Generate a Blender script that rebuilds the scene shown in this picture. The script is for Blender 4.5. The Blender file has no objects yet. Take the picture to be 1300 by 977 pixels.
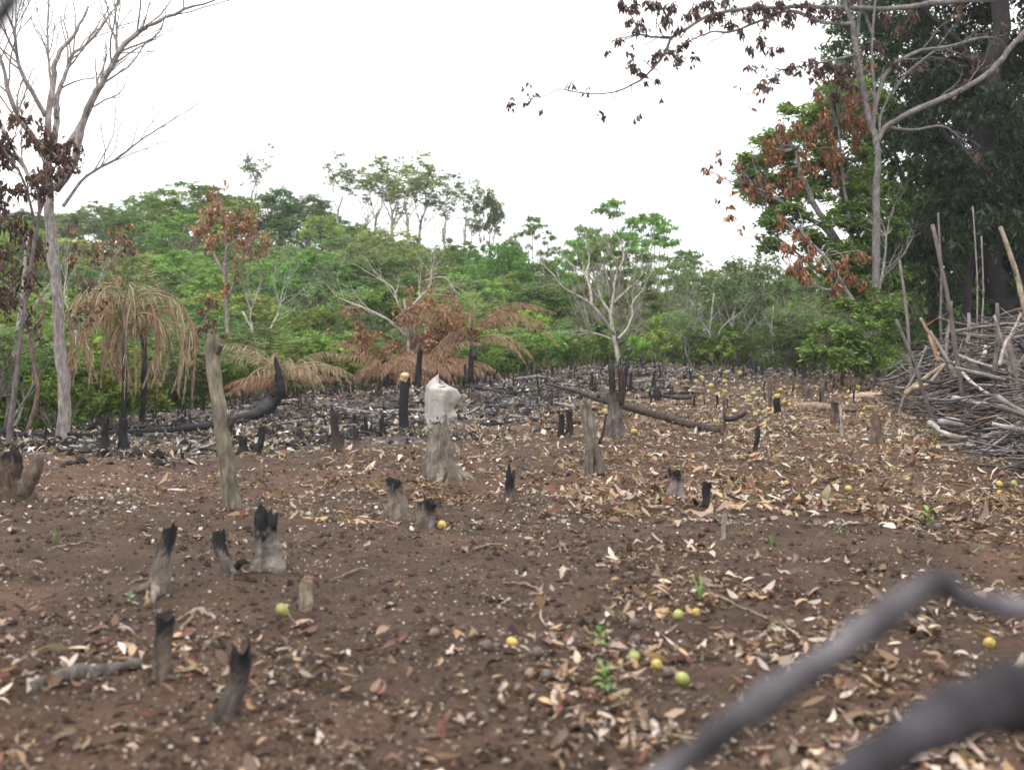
import bpy, math, random
import numpy as np
from mathutils import Vector

SC = bpy.context.scene
COL = SC.collection
PI = math.pi

# ------------------------------------------------------------------ camera, sky, sun
FP, CX, HY, EYE = 1394.0, 650.0, 440.0, 1.5      # focal length and centre in photo pixels (1300 wide), eye height
cam_d = bpy.data.cameras.new('camera'); cam = bpy.data.objects.new('camera', cam_d); COL.objects.link(cam)
cam.location = (0, 0, EYE); cam.rotation_euler = (PI / 2, 0, 0)
cam_d.sensor_width = 36; cam_d.lens = 36 * FP / 1300; cam_d.shift_y = -(488.5 - HY) / 1300
cam_d.clip_start = 0.05; cam_d.clip_end = 2000
cam_d.dof.use_dof = True; cam_d.dof.focus_distance = 15.0; cam_d.dof.aperture_fstop = 1.8
SC.camera = cam

SUN_EL, SUN_AZ = math.radians(62), math.radians(215)
world = bpy.data.worlds.new('World'); SC.world = world; world.use_nodes = True
nt = world.node_tree; nt.nodes.clear()
wo = nt.nodes.new('ShaderNodeOutputWorld'); bg = nt.nodes.new('ShaderNodeBackground')
sky = nt.nodes.new('ShaderNodeTexSky'); sky.sky_type = 'NISHITA'; sky.sun_disc = False
sky.sun_elevation = SUN_EL; sky.sun_rotation = SUN_AZ; sky.dust_density = 4.0
cl = nt.nodes.new('ShaderNodeMixRGB'); cl.inputs[0].default_value = 0.92
cn = nt.nodes.new('ShaderNodeTexNoise'); cn.inputs['Scale'].default_value = 2.2; cn.inputs['Detail'].default_value = 5
cr = nt.nodes.new('ShaderNodeValToRGB')
cr.color_ramp.elements[0].position = .3; cr.color_ramp.elements[0].color = (14.0, 14.0, 14.2, 1)
cr.color_ramp.elements[1].position = .7; cr.color_ramp.elements[1].color = (17.0, 17.0, 16.8, 1)
nt.links.new(cn.outputs['Fac'], cr.inputs[0]); nt.links.new(sky.outputs[0], cl.inputs[1]); nt.links.new(cr.outputs[0], cl.inputs[2])
tcw = nt.nodes.new('ShaderNodeTexCoord'); sx = nt.nodes.new('ShaderNodeSeparateXYZ'); nt.links.new(tcw.outputs['Generated'], sx.inputs[0])
zr = nt.nodes.new('ShaderNodeMapRange'); zr.inputs[1].default_value = 0; zr.inputs[2].default_value = 1; zr.inputs[3].default_value = .72; zr.inputs[4].default_value = 1.25; nt.links.new(sx.outputs['Z'], zr.inputs[0])
zs = nt.nodes.new('ShaderNodeVectorMath'); zs.operation = 'SCALE'; nt.links.new(cl.outputs[0], zs.inputs[0]); nt.links.new(zr.outputs[0], zs.inputs['Scale'])
nt.links.new(zs.outputs[0], bg.inputs['Color']); bg.inputs['Strength'].default_value = 0.10
nt.links.new(bg.outputs[0], wo.inputs[0])
sun_d = bpy.data.lights.new('sun', 'SUN'); sun = bpy.data.objects.new('sun', sun_d); COL.objects.link(sun)
sun_d.energy = 1.5; sun_d.angle = math.radians(14); sun_d.color = (1, .96, .9)
sd = Vector((math.cos(SUN_EL) * math.sin(SUN_AZ), math.cos(SUN_EL) * math.cos(SUN_AZ), math.sin(SUN_EL)))
sun.rotation_euler = sd.to_track_quat('Z', 'Y').to_euler()
SC.view_settings.view_transform = 'Standard'; SC.view_settings.look = 'None'
SC.view_settings.exposure = 0.7; SC.view_settings.gamma = 1.0
SC.cycles.max_bounces = 5; SC.cycles.diffuse_bounces = 3; SC.cycles.transmission_bounces = 3
SC.cycles.use_denoising = True

rng = np.random.default_rng(7)

# ------------------------------------------------------------------ numpy value noise
def _h(ix, iy, s):
    n = (ix.astype(np.int64) * 374761393 + iy.astype(np.int64) * 668265263 + s * 1442695) & 0xffffffff
    n = ((n ^ (n >> 13)) * 1274126177) & 0xffffffff
    return ((n ^ (n >> 16)) & 0xffff) / 65535.0
def vn(x, y, s=0):
    x = np.asarray(x, float); y = np.asarray(y, float)
    ix = np.floor(x); iy = np.floor(y); fx = x - ix; fy = y - iy
    fx = fx * fx * (3 - 2 * fx); fy = fy * fy * (3 - 2 * fy)
    a = _h(ix, iy, s); b = _h(ix + 1, iy, s); c = _h(ix, iy + 1, s); d = _h(ix + 1, iy + 1, s)
    return (a * (1 - fx) + b * fx) * (1 - fy) + (c * (1 - fx) + d * fx) * fy
def fbm(x, y, s=0, o=4):
    t = 0; a = .5
    for i in range(o):
        t = t + a * vn(x * 2 ** i + 17.3 * i, y * 2 ** i - 9.1 * i, s + i); a *= .5
    return t
def sst(x, a, b):
    t = np.clip((x - a) / (b - a), 0, 1); return t * t * (3 - 2 * t)

# ------------------------------------------------------------------ terrain
ED_PX = np.array([-400, 0, 50, 90, 150, 200, 250, 300, 330, 380, 420, 470, 500, 560, 600, 650, 700, 750, 800, 850, 900, 950, 1000, 1050, 1100, 1200, 1700.])
ED_PY = np.array([556, 552, 552, 548, 534, 529, 522, 509, 506, 500, 495, 491, 488, 483, 480, 475, 470, 463, 460, 461, 465, 467, 470, 472, 471, 471, 471.])
ED_Y = np.array([18, 19.5, 20, 21, 24, 26, 28, 30, 31, 33, 34, 35.5, 36, 38.5, 40, 42, 43, 45, 46, 46, 46, 46, 45, 44, 42, 40, 36.])
ED_Z = EYE - (ED_PY - HY) / FP * ED_Y
RG_PX = np.array([-1500, -300, 80, 180, 230, 300, 400, 470, 560, 640, 700, 800, 900, 1000, 1200, 2500.])
RG_S = np.array([150, 180, 172, 190, 200, 192, 188, 165, 150, 110, 85, 72, 70, 72, 75, 80.])
def terrain(X, Y, rough=True):
    X = np.asarray(X, float); Y = np.asarray(Y, float)
    Ys = np.maximum(Y, 2.0)
    px = CX + FP * X / Ys
    ye = np.interp(px, ED_PX, ED_Y); ze = np.interp(px, ED_PX, ED_Z)
    z = ze * sst(Ys, 5, ye * 1.08) * .999
    zf = ze * np.clip((Ys - 6) / (ye - 6), 0, 1) ** 1.15
    z = .35 * z + .65 * zf
    drop = sst(Ys, ye, ye + 14)
    z = z - drop * (ze + 1.8)
    s = np.interp(px, RG_PX, RG_S)
    zr = EYE + s * 112 / FP - 5.0
    up = np.clip((Ys - 52) / 60, 0, 1); up = up * up * (3 - 2 * up) * .5 + .5 * up
    z = z + up * (zr + 1.8) - 3.5 * sst(Ys, 125, 220)
    if rough:
        f = 1 - sst(Ys, 30, 60)
        z = z + (fbm(X * .9, Y * .9, 3, 3) - .44) * .16 * f + (fbm(X * 4.5, Y * 4.5, 9, 3) - .44) * .055 * f
        z = z + (fbm(X * 22, Y * 22, 31, 3) - .44) * .028 * (1 - sst(Y, 12, 26))
    return z
def gz(x, y): return float(terrain(x, y))
def P(px, py, Y): return np.array([(px - CX) / FP * Y, Y, EYE - (py - HY) / FP * Y])
_YS = 3.2 * (62 / 3.2) ** np.linspace(0, 1, 900)
def G(px, py, dy=0):
    """ground point seen at a photo pixel"""
    X = (px - CX) / FP * _YS; z = EYE - (py - HY) / FP * _YS; k = np.nonzero(terrain(X, _YS) >= z)[0]
    Y = _YS[k[0]] if len(k) else 46.
    p = P(px, py, Y + dy); p[2] = gz(p[0], p[1]); return p

# ------------------------------------------------------------------ mesh accumulation
class MB:
    def __init__(s): s.V = []; s.Q = []; s.T = []; s.C = []; s.n = 0
    def add(s, V, Q=None, T=None, C=(1, 1, 1)):
        V = np.asarray(V, float); s.V.append(V)
        C = np.asarray(C, float)
        if C.ndim == 1: C = np.tile(C, (len(V), 1))
        s.C.append(C)
        if Q is not None and len(Q): s.Q.append(np.asarray(Q, int) + s.n)
        if T is not None and len(T): s.T.append(np.asarray(T, int) + s.n)
        s.n += len(V)
    def mesh(s, name, mats, smooth=True):
        V = np.concatenate(s.V); C = np.concatenate(s.C)
        Q = np.concatenate(s.Q) if s.Q else np.zeros((0, 4), int); T = np.concatenate(s.T) if s.T else np.zeros((0, 3), int)
        me = bpy.data.meshes.new(name)
        me.vertices.add(len(V)); me.vertices.foreach_set('co', V.astype(np.float32).ravel())
        me.loops.add(len(Q) * 4 + len(T) * 3); me.loops.foreach_set('vertex_index', np.concatenate([Q.ravel(), T.ravel()]).astype(np.int32))
        me.polygons.add(len(Q) + len(T))
        st = np.concatenate([np.arange(len(Q)) * 4, len(Q) * 4 + np.arange(len(T)) * 3]).astype(np.int32)
        me.polygons.foreach_set('loop_start', st)
        me.polygons.foreach_set('loop_total', np.concatenate([np.full(len(Q), 4), np.full(len(T), 3)]).astype(np.int32))
        me.polygons.foreach_set('use_smooth', np.full(len(Q) + len(T), smooth))
        a = me.color_attributes.new('Col', 'FLOAT_COLOR', 'POINT')
        a.data.foreach_set('color', np.concatenate([C, np.ones((len(C), 1))], 1).astype(np.float32).ravel())
        me.update(calc_edges=True)
        for m in (mats if isinstance(mats, (list, tuple)) else [mats]): me.materials.append(m)
        return me
    def obj(s, name, mats, parent=None, smooth=True, loc=None):
        o = bpy.data.objects.new(name, s.mesh(name, mats, smooth)); COL.objects.link(o)
        if parent is not None: o.parent = parent
        if loc is not None: o.location = loc
        return o

def tag(o, label=None, cat=None, group=None, kind=None):
    if label: o['label'] = label
    if cat: o['category'] = cat
    if group: o['group'] = group
    if kind: o['kind'] = kind
    return o
def empty(name, loc, label, cat, group=None):
    o = bpy.data.objects.new(name, None); COL.objects.link(o); o.location = loc; o.empty_display_size = .3
    return tag(o, label, cat, group)

def tube(mb, pts, rad, n=8, col=(1, 1, 1), cap=True, rough=0., col2=None, shape=None):
    """a tapering limb along pts; rough = radius noise; shape(t array, theta array) multiplies the radius"""
    pts = np.asarray(pts, float); m = len(pts); rad = np.broadcast_to(np.asarray(rad, float), (m,))
    tg = np.gradient(pts, axis=0); tg /= np.linalg.norm(tg, axis=1)[:, None] + 1e-9
    ref = np.array([0.13, 1., 0.07]) if abs(tg[0][1]) < .8 else np.array([1., .1, .1])
    u = np.zeros((m, 3)); u0 = ref
    for i in range(m):
        u0 = u0 - tg[i] * np.dot(u0, tg[i]); u0 /= np.linalg.norm(u0) + 1e-9; u[i] = u0
    w = np.cross(tg, u)
    th = np.arange(n) / n * 2 * PI
    R = np.repeat(rad[:, None], n, 1)
    if rough: R = R * (1 + rough * (rng.random((m, n)) - .5) * 2)
    if shape is not None: R = R * shape(np.linspace(0, 1, m)[:, None], th[None, :])
    V = pts[:, None, :] + R[..., None] * (np.cos(th)[None, :, None] * u[:, None, :] + np.sin(th)[None, :, None] * w[:, None, :])
    V = V.reshape(-1, 3)
    i = np.arange(m - 1)[:, None]; j = np.arange(n)[None, :]; k = (j + 1) % n
    Q = np.stack([i * n + j, i * n + k, (i + 1) * n + k, (i + 1) * n + j], -1).reshape(-1, 4)
    C = np.asarray(col, float)
    if C.ndim == 1: C = np.tile(C, (len(V), 1))
    elif len(C) == m: C = np.repeat(C, n, 0)
    C = C * (1 + .15 * (rng.random((len(V), 1)) - .5))
    T = []
    if cap:
        V = np.concatenate([V, pts[:1], pts[-1:]]); a, b = m * n, m * n + 1
        C = np.concatenate([C, C[:1], C[-1:]])
        T = [(a, (q + 1) % n, q) for q in range(n)] + [(b, (m - 1) * n + q, (m - 1) * n + (q + 1) % n) for q in range(n)]
    mb.add(V, Q, T, C)

def spline(pts, m):
    """smooth resampling of a polyline (Catmull-Rom) to m points"""
    p = np.asarray(pts, float)
    if len(p) == 2: return p[0] + (p[1] - p[0]) * np.linspace(0, 1, m)[:, None]
    q = np.concatenate([[2 * p[0] - p[1]], p, [2 * p[-1] - p[-2]]]); t = np.linspace(0, len(p) - 1 - 1e-6, m)
    i = t.astype(int); f = (t - i)[:, None]
    a, b, c, d = q[i], q[i + 1], q[i + 2], q[i + 3]
    return .5 * (2 * b + (c - a) * f + (2 * a - 5 * b + 4 * c - d) * f ** 2 + (3 * b - a - 3 * c + d) * f ** 3)

def unit(v): return v / (np.linalg.norm(v, axis=-1, keepdims=True) + 1e-9)
def leaves(mb, c, L, col, aspect=.4, up=.6, droop=0., jit=.25, fold=.15, bend=0.):
    """one kite-shaped blade per centre; up: how far blades face the sky; droop: how far they hang"""
    c = np.asarray(c, float); N = len(c)
    d = unit(rng.normal(size=(N, 3)) * np.array([1, 1, .45]) + np.array([0, 0, -droop * 1.5]))
    nn = unit(rng.normal(size=(N, 3)) * .8 + np.array([0, 0, up * 1.6])); sd_ = unit(np.cross(d, nn)); nn = np.cross(sd_, d)
    l = L * (1 + jit * rng.normal(size=(N, 1))).clip(.4, 1.8); w = l * aspect * .5
    mid = c + d * l * .45 + nn * l * fold
    V = np.stack([c, mid - sd_ * w, c + d * l - np.array([0, 0, 1]) * l * bend, mid + sd_ * w], 1).reshape(-1, 3)
    C = np.asarray(col, float)
    if C.ndim == 1: C = np.tile(C, (N, 1))
    mb.add(V, np.arange(N * 4).reshape(N, 4), None, np.repeat(C, 4, 0))
def pick(pal, N, var=.2):
    pal = np.asarray(pal, float); c = pal[rng.integers(0, len(pal), N)]
    return (c * (1 + var * rng.normal(size=(N, 1)))).clip(.004, .95)

# ------------------------------------------------------------------ materials
def newmat(name):
    m = bpy.data.materials.new(name); m.use_nodes = True; t = m.node_tree; b = t.nodes['Principled BSDF']; return m, t, b
def N_(t, typ, **kw):
    n = t.nodes.new(typ)
    for k, v in kw.items():
        if hasattr(n, k): setattr(n, k, v)
        else: n.inputs[k].default_value = v
    return n
def leaf_mat(name, trans=.3, rough=.5, spec=.35, objvar=.0):
    m, t, b = newmat(name)
    a = N_(t, 'ShaderNodeAttribute', attribute_name='Col')
    src = a.outputs['Color']
    if objvar:
        oi = N_(t, 'ShaderNodeObjectInfo'); hs = N_(t, 'ShaderNodeHueSaturation')
        mr = N_(t, 'ShaderNodeMapRange'); mr.inputs[3].default_value = .5 - .055 * objvar; mr.inputs[4].default_value = .5 + .03 * objvar
        t.links.new(oi.outputs['Random'], mr.inputs[0]); t.links.new(mr.outputs[0], hs.inputs['Hue'])
        wn = N_(t, 'ShaderNodeTexWhiteNoise'); wn.noise_dimensions = '1D'; t.links.new(oi.outputs['Random'], wn.inputs['W'])
        m2 = N_(t, 'ShaderNodeMapRange'); m2.inputs[3].default_value = 1 - .4 * objvar; m2.inputs[4].default_value = 1 + .5 * objvar
        t.links.new(wn.outputs['Value'], m2.inputs[0]); t.links.new(m2.outputs[0], hs.inputs['Value'])
        t.links.new(src, hs.inputs['Color']); src = hs.outputs[0]
    t.links.new(src, b.inputs['Base Color']); b.inputs['Roughness'].default_value = rough; b.inputs['Specular IOR Level'].default_value = spec
    if trans:
        tr = N_(t, 'ShaderNodeBsdfTranslucent'); mx = N_(t, 'ShaderNodeMixShader'); mx.inputs[0].default_value = trans
        g = N_(t, 'ShaderNodeMixRGB', blend_type='MULTIPLY'); g.inputs[0].default_value = 1; g.inputs[2].default_value = (1.5, 1.55, .9, 1)
        t.links.new(src, g.inputs[1]); t.links.new(g.outputs[0], tr.inputs['Color'])
        t.links.new(b.outputs[0], mx.inputs[1]); t.links.new(tr.outputs[0], mx.inputs[2])
        t.links.new(mx.outputs[0], t.nodes['Material Output'].inputs[0])
    return m
def bark_mat(name, scale=14, lo=.55, hi=1.5, bump=.6, rough=.9, stretch=.3, tint=None):
    m, t, b = newmat(name)
    a = N_(t, 'ShaderNodeAttribute', attribute_name='Col'); tc = N_(t, 'ShaderNodeTexCoord')
    mp = N_(t, 'ShaderNodeMapping'); mp.inputs['Scale'].default_value = (1, 1, stretch); t.links.new(tc.outputs['Object'], mp.inputs[0])
    n1 = N_(t, 'ShaderNodeTexNoise', Scale=scale, Detail=8, Roughness=.7); t.links.new(mp.outputs[0], n1.inputs[0])
    r = N_(t, 'ShaderNodeMapRange'); r.inputs[1].default_value = .3; r.inputs[2].default_value = .7; r.inputs[3].default_value = lo; r.inputs[4].default_value = hi
    t.links.new(n1.outputs['Fac'], r.inputs[0])
    n2 = N_(t, 'ShaderNodeTexNoise', Scale=scale * .22, Detail=3); t.links.new(tc.outputs['Object'], n2.inputs[0])
    r2 = N_(t, 'ShaderNodeMapRange'); r2.inputs[1].default_value = .35; r2.inputs[2].default_value = .65; r2.inputs[3].default_value = .75; r2.inputs[4].default_value = 1.25
    t.links.new(n2.outputs['Fac'], r2.inputs[0])
    mu = N_(t, 'ShaderNodeMath', operation='MULTIPLY'); t.links.new(r.outputs[0], mu.inputs[0]); t.links.new(r2.outputs[0], mu.inputs[1])
    mx = N_(t, 'ShaderNodeVectorMath', operation='SCALE'); t.links.new(a.outputs['Color'], mx.inputs[0]); t.links.new(mu.outputs[0], mx.inputs['Scale'])
    t.links.new(mx.outputs[0], b.inputs['Base Color']); b.inputs['Roughness'].default_value = rough; b.inputs['Specular IOR Level'].default_value = .2
    bp = N_(t, 'ShaderNodeBump', Strength=bump, Distance=.02); t.links.new(n1.outputs['Fac'], bp.inputs['Height']); t.links.new(bp.outputs[0], b.inputs['Normal'])
    return m
M_FOREST = leaf_mat('forest_leaf', .42, .5, .4, objvar=1.)
M_LEAF = leaf_mat('green_leaf', .3, .55, .22)
M_DRY = leaf_mat('dry_leaf', .18, .8, .15)
M_BARK = bark_mat('bark', 26, .38, 1.75, 1., .92, .22); M_CHAR = bark_mat('charred_bark', 22, .5, 1.7, .9, .75)
M_WOOD = bark_mat('weathered_branch_bark', 30, .6, 1.45, .4, .85, 1.)
M_CUT = bark_mat('cut_wood', 40, .7, 1.3, .3)

def ground_mat():
    m, t, b = newmat('ash_and_soil')
    a = N_(t, 'ShaderNodeAttribute', attribute_name='Col'); tc = N_(t, 'ShaderNodeTexCoord')
    n1 = N_(t, 'ShaderNodeTexNoise', Scale=2.2, Detail=10, Roughness=.72); n2 = N_(t, 'ShaderNodeTexNoise', Scale=38, Detail=6, Roughness=.75)
    n3 = N_(t, 'ShaderNodeTexVoronoi', Scale=26); n3.feature = 'F1'
    for n in (n1, n2, n3): t.links.new(tc.outputs['Object'], n.inputs[0])
    r1 = N_(t, 'ShaderNodeMapRange'); r1.inputs[1].default_value = .33; r1.inputs[2].default_value = .67; r1.inputs[3].default_value = .62; r1.inputs[4].default_value = 1.4
    t.links.new(n1.outputs['Fac'], r1.inputs[0])
    r2 = N_(t, 'ShaderNodeMapRange'); r2.inputs[1].default_value = .3; r2.inputs[2].default_value = .72; r2.inputs[3].default_value = .55; r2.inputs[4].default_value = 1.5
    t.links.new(n2.outputs['Fac'], r2.inputs[0])
    mu = N_(t, 'ShaderNodeMath', operation='MULTIPLY'); t.links.new(r1.outputs[0], mu.inputs[0]); t.links.new(r2.outputs[0], mu.inputs[1])
    mx = N_(t, 'ShaderNodeVectorMath', operation='SCALE'); t.links.new(a.outputs['Color'], mx.inputs[0]); t.links.new(mu.outputs[0], mx.inputs['Scale'])
    t.links.new(mx.outputs[0], b.inputs['Base Color']); b.inputs['Roughness'].default_value = .95; b.inputs['Specular IOR Level'].default_value = .15
    ad = N_(t, 'ShaderNodeMath', operation='MULTIPLY_ADD'); t.links.new(n3.outputs['Distance'], ad.inputs[0]); ad.inputs[1].default_value = -.5; t.links.new(n2.outputs['Fac'], ad.inputs[2])
    bp = N_(t, 'ShaderNodeBump', Strength=.9, Distance=.035); t.links.new(ad.outputs[0], bp.inputs['Height']); t.links.new(bp.outputs[0], b.inputs['Normal'])
    return m
M_GROUND = ground_mat()

# ------------------------------------------------------------------ the ground
SOIL = np.array([.069, .044, .032]); ASH = np.array([.034, .031, .034]); MOSS = np.array([.05, .055, .02])
def burn(X, Y):
    """how burnt the soil is: black ash over the back and the left of the field"""
    Ys = np.maximum(Y, 1.); px = CX + FP * X / Ys
    st = np.interp(px, [-400, 0, 300, 500, 640, 760, 900, 1050, 1300], [15.5, 15.5, 15.5, 16.5, 19, 24, 31, 40, 60])
    return sst(Ys + (fbm(X * .7, Y * .7, 21) - .45) * 9, st - 2, st + 3)
def build_ground():
    ny, nx = 620, 460
    yy = np.concatenate([np.linspace(-9, 2.2, 26)[:-1], 2.2 * (420 / 2.2) ** (np.linspace(0, 1, ny) ** .92)])
    t = np.linspace(-1, 1, nx); aa = .62 * t + .9 * np.sign(t) * np.abs(t) ** 6
    Y = np.repeat(yy[:, None], nx, 1); W = np.where(Y < 2.2, 2.2 + (2.2 - Y) * .8, Y)
    X = aa[None, :] * (W + 2)
    Z = terrain(X, Y)
    b = burn(X, Y)[..., None]
    ash = ASH * (.35 + 1.6 * sst(fbm(X * 1.3, Y * 1.3, 41), .36, .62))[..., None]
    C = SOIL * (1 - b) + ash * b
    red = sst(fbm(X * .5, Y * .5, 55), .42, .62)[..., None]
    C = C * (1 - .2 * red) + red * .3 * np.array([.13, .070, .042])
    px = CX + FP * X / np.maximum(Y, 1); e = sst(Y - np.interp(px, ED_PX, ED_Y), 0, 4)[..., None]
    C = C * (1 - e) + MOSS * e
    mb = MB(); V = np.stack([X, Y, Z], -1).reshape(-1, 3)
    m, n = Y.shape; i = np.arange(m - 1)[:, None]; j = np.arange(n - 1)[None, :]
    Q = np.stack([i * n + j, i * n + j + 1, (i + 1) * n + j + 1, (i + 1) * n + j], -1).reshape(-1, 4)
    mb.add(V, Q, None, C.reshape(-1, 3))
    return tag(mb.obj('ground', M_GROUND), 'brown soil and black ash of the burnt field, rising to a low crest', kind='structure')
ground = build_ground()

# ------------------------------------------------------------------ litter on the field
def in_field(X, Y, m=0.):
    px = CX + FP * X / np.maximum(Y, 1); return Y < np.interp(px, ED_PX, ED_Y) + m
def scatter(n, y0, y1, dens, power=1.6):
    """n candidate points in the fan in front of the camera, thinned by dens(X, Y, px, py)"""
    Y = y0 + (y1 - y0) * rng.random(n) ** power
    X = Y * rng.uniform(-.66, .66, n) + rng.normal(0, .5, n)
    px = CX + FP * X / Y; k = rng.random(n) < dens(X, Y, px); k &= in_field(X, Y, 1.)
    return X[k], Y[k]
def litter_density(X, Y, px):
    base = .25 + .75 * sst(fbm(X * .8, Y * .8, 77), .36, .56)
    bare = (1 - sst(px, 150, 480)) * sst(Y, 5.6, 7) * (1 - sst(Y, 13, 15.5))      # bare brown soil on the left
    clear = 1 - .6 * (1 - sst(np.abs(px - 560), 60, 190)) * (1 - sst(Y, 7, 9))
    right = .55 + .45 * sst(px, 450, 800)
    clump = .10 + .90 * sst(fbm(X * 2.6, Y * 2.6, 78), .41, .55) * (1 - .45 * sst(Y, 10, 18)) + .35 * sst(Y, 10, 18)
    return base * (1 - .86 * bare) * clear * right * clump
LP = [(.30, .205, .135), (.24, .155, .095), (.36, .28, .215), (.40, .33, .28), (.19, .12, .08), (.12, .075, .05), (.115, .052, .038), (.14, .07, .05),
      (.31, .225, .185), (.44, .37, .32), (.08, .055, .042), (.27, .19, .145), (.33, .22, .125), (.21, .165, .14), (.15, .10, .07), (.10, .07, .055)]
PALE = [(.40, .37, .345), (.34, .31, .285), (.46, .42, .38), (.28, .245, .22), (.24, .20, .165), (.36, .29, .22), (.17, .155, .15)]
DULL = [(.22, .195, .175), (.17, .14, .115), (.29, .255, .225), (.16, .12, .09), (.23, .165, .12), (.12, .10, .09)]
def dead_leaves(mb, X, Y, L, pal, lift=.012, st=5, var=.28, Wr=.32):
    """curled dead leaves: a bent, twisted strip of st stations each"""
    N = len(X); Z = terrain(X, Y)
    yaw = rng.uniform(0, 2 * PI, N); pit = rng.normal(0, .28, N); cu = rng.normal(.5, 1.0, N); rol = rng.normal(0, .5, N); tw = rng.normal(0, .5, N); hook = rng.normal(0, .6, N)
    t = np.linspace(0, 1, st); prof = np.sin(PI * (t * .92 + .04)) ** .7; prof[0] *= .5
    l = L * np.exp(rng.normal(-.08, .42, N)).clip(.35, 1.8)
    w = l * Wr * rng.uniform(.6, 1.3, N)
    a = pit[:, None] + cu[:, None] * (t - .5)[None]; h = hook[:, None] * (t - .5)[None]
    ds = l[:, None] / (st - 1)
    fx = np.cumsum(np.cos(a) * np.cos(h) * ds, 1); fy = np.cumsum(np.sin(h) * ds, 1); fz = np.cumsum(np.sin(a) * ds, 1)
    fx -= fx.mean(1, keepdims=True); fy -= fy.mean(1, keepdims=True); fz -= fz.min(1, keepdims=True)
    r = rol[:, None] + tw[:, None] * (t - .5)[None]
    hw = .5 * w[:, None] * prof[None]
    nV = 3; V = np.zeros((N, st, nV, 3))
    for q, s in enumerate((-1, 0, 1)):
        lx, ly, lz = fx, fy + s * hw * np.cos(r), fz + s * hw * np.sin(r) + abs(s) * hw * .35
        V[:, :, q, 0] = X[:, None] + lx * np.cos(yaw)[:, None] - ly * np.sin(yaw)[:, None]
        V[:, :, q, 1] = Y[:, None] + lx * np.sin(yaw)[:, None] + ly * np.cos(yaw)[:, None]
        V[:, :, q, 2] = Z[:, None] + lz
    V[..., 2] += (lift - np.minimum(0, (V[..., 2] - Z[:, None, None]).min((1, 2))) * .7)[:, None, None]
    i = np.arange(st - 1)[:, None]; j = np.arange(2)[None]
    q = np.stack([i * 3 + j, i * 3 + j + 1, (i + 1) * 3 + j + 1, (i + 1) * 3 + j], -1).reshape(-1, 4)
    Q = (q[None] + (np.arange(N) * st * 3)[:, None, None]).reshape(-1, 4)
    mb.add(V.reshape(-1, 3), Q, None, np.repeat(pick(pal, N, var), st * 3, 0))

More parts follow.
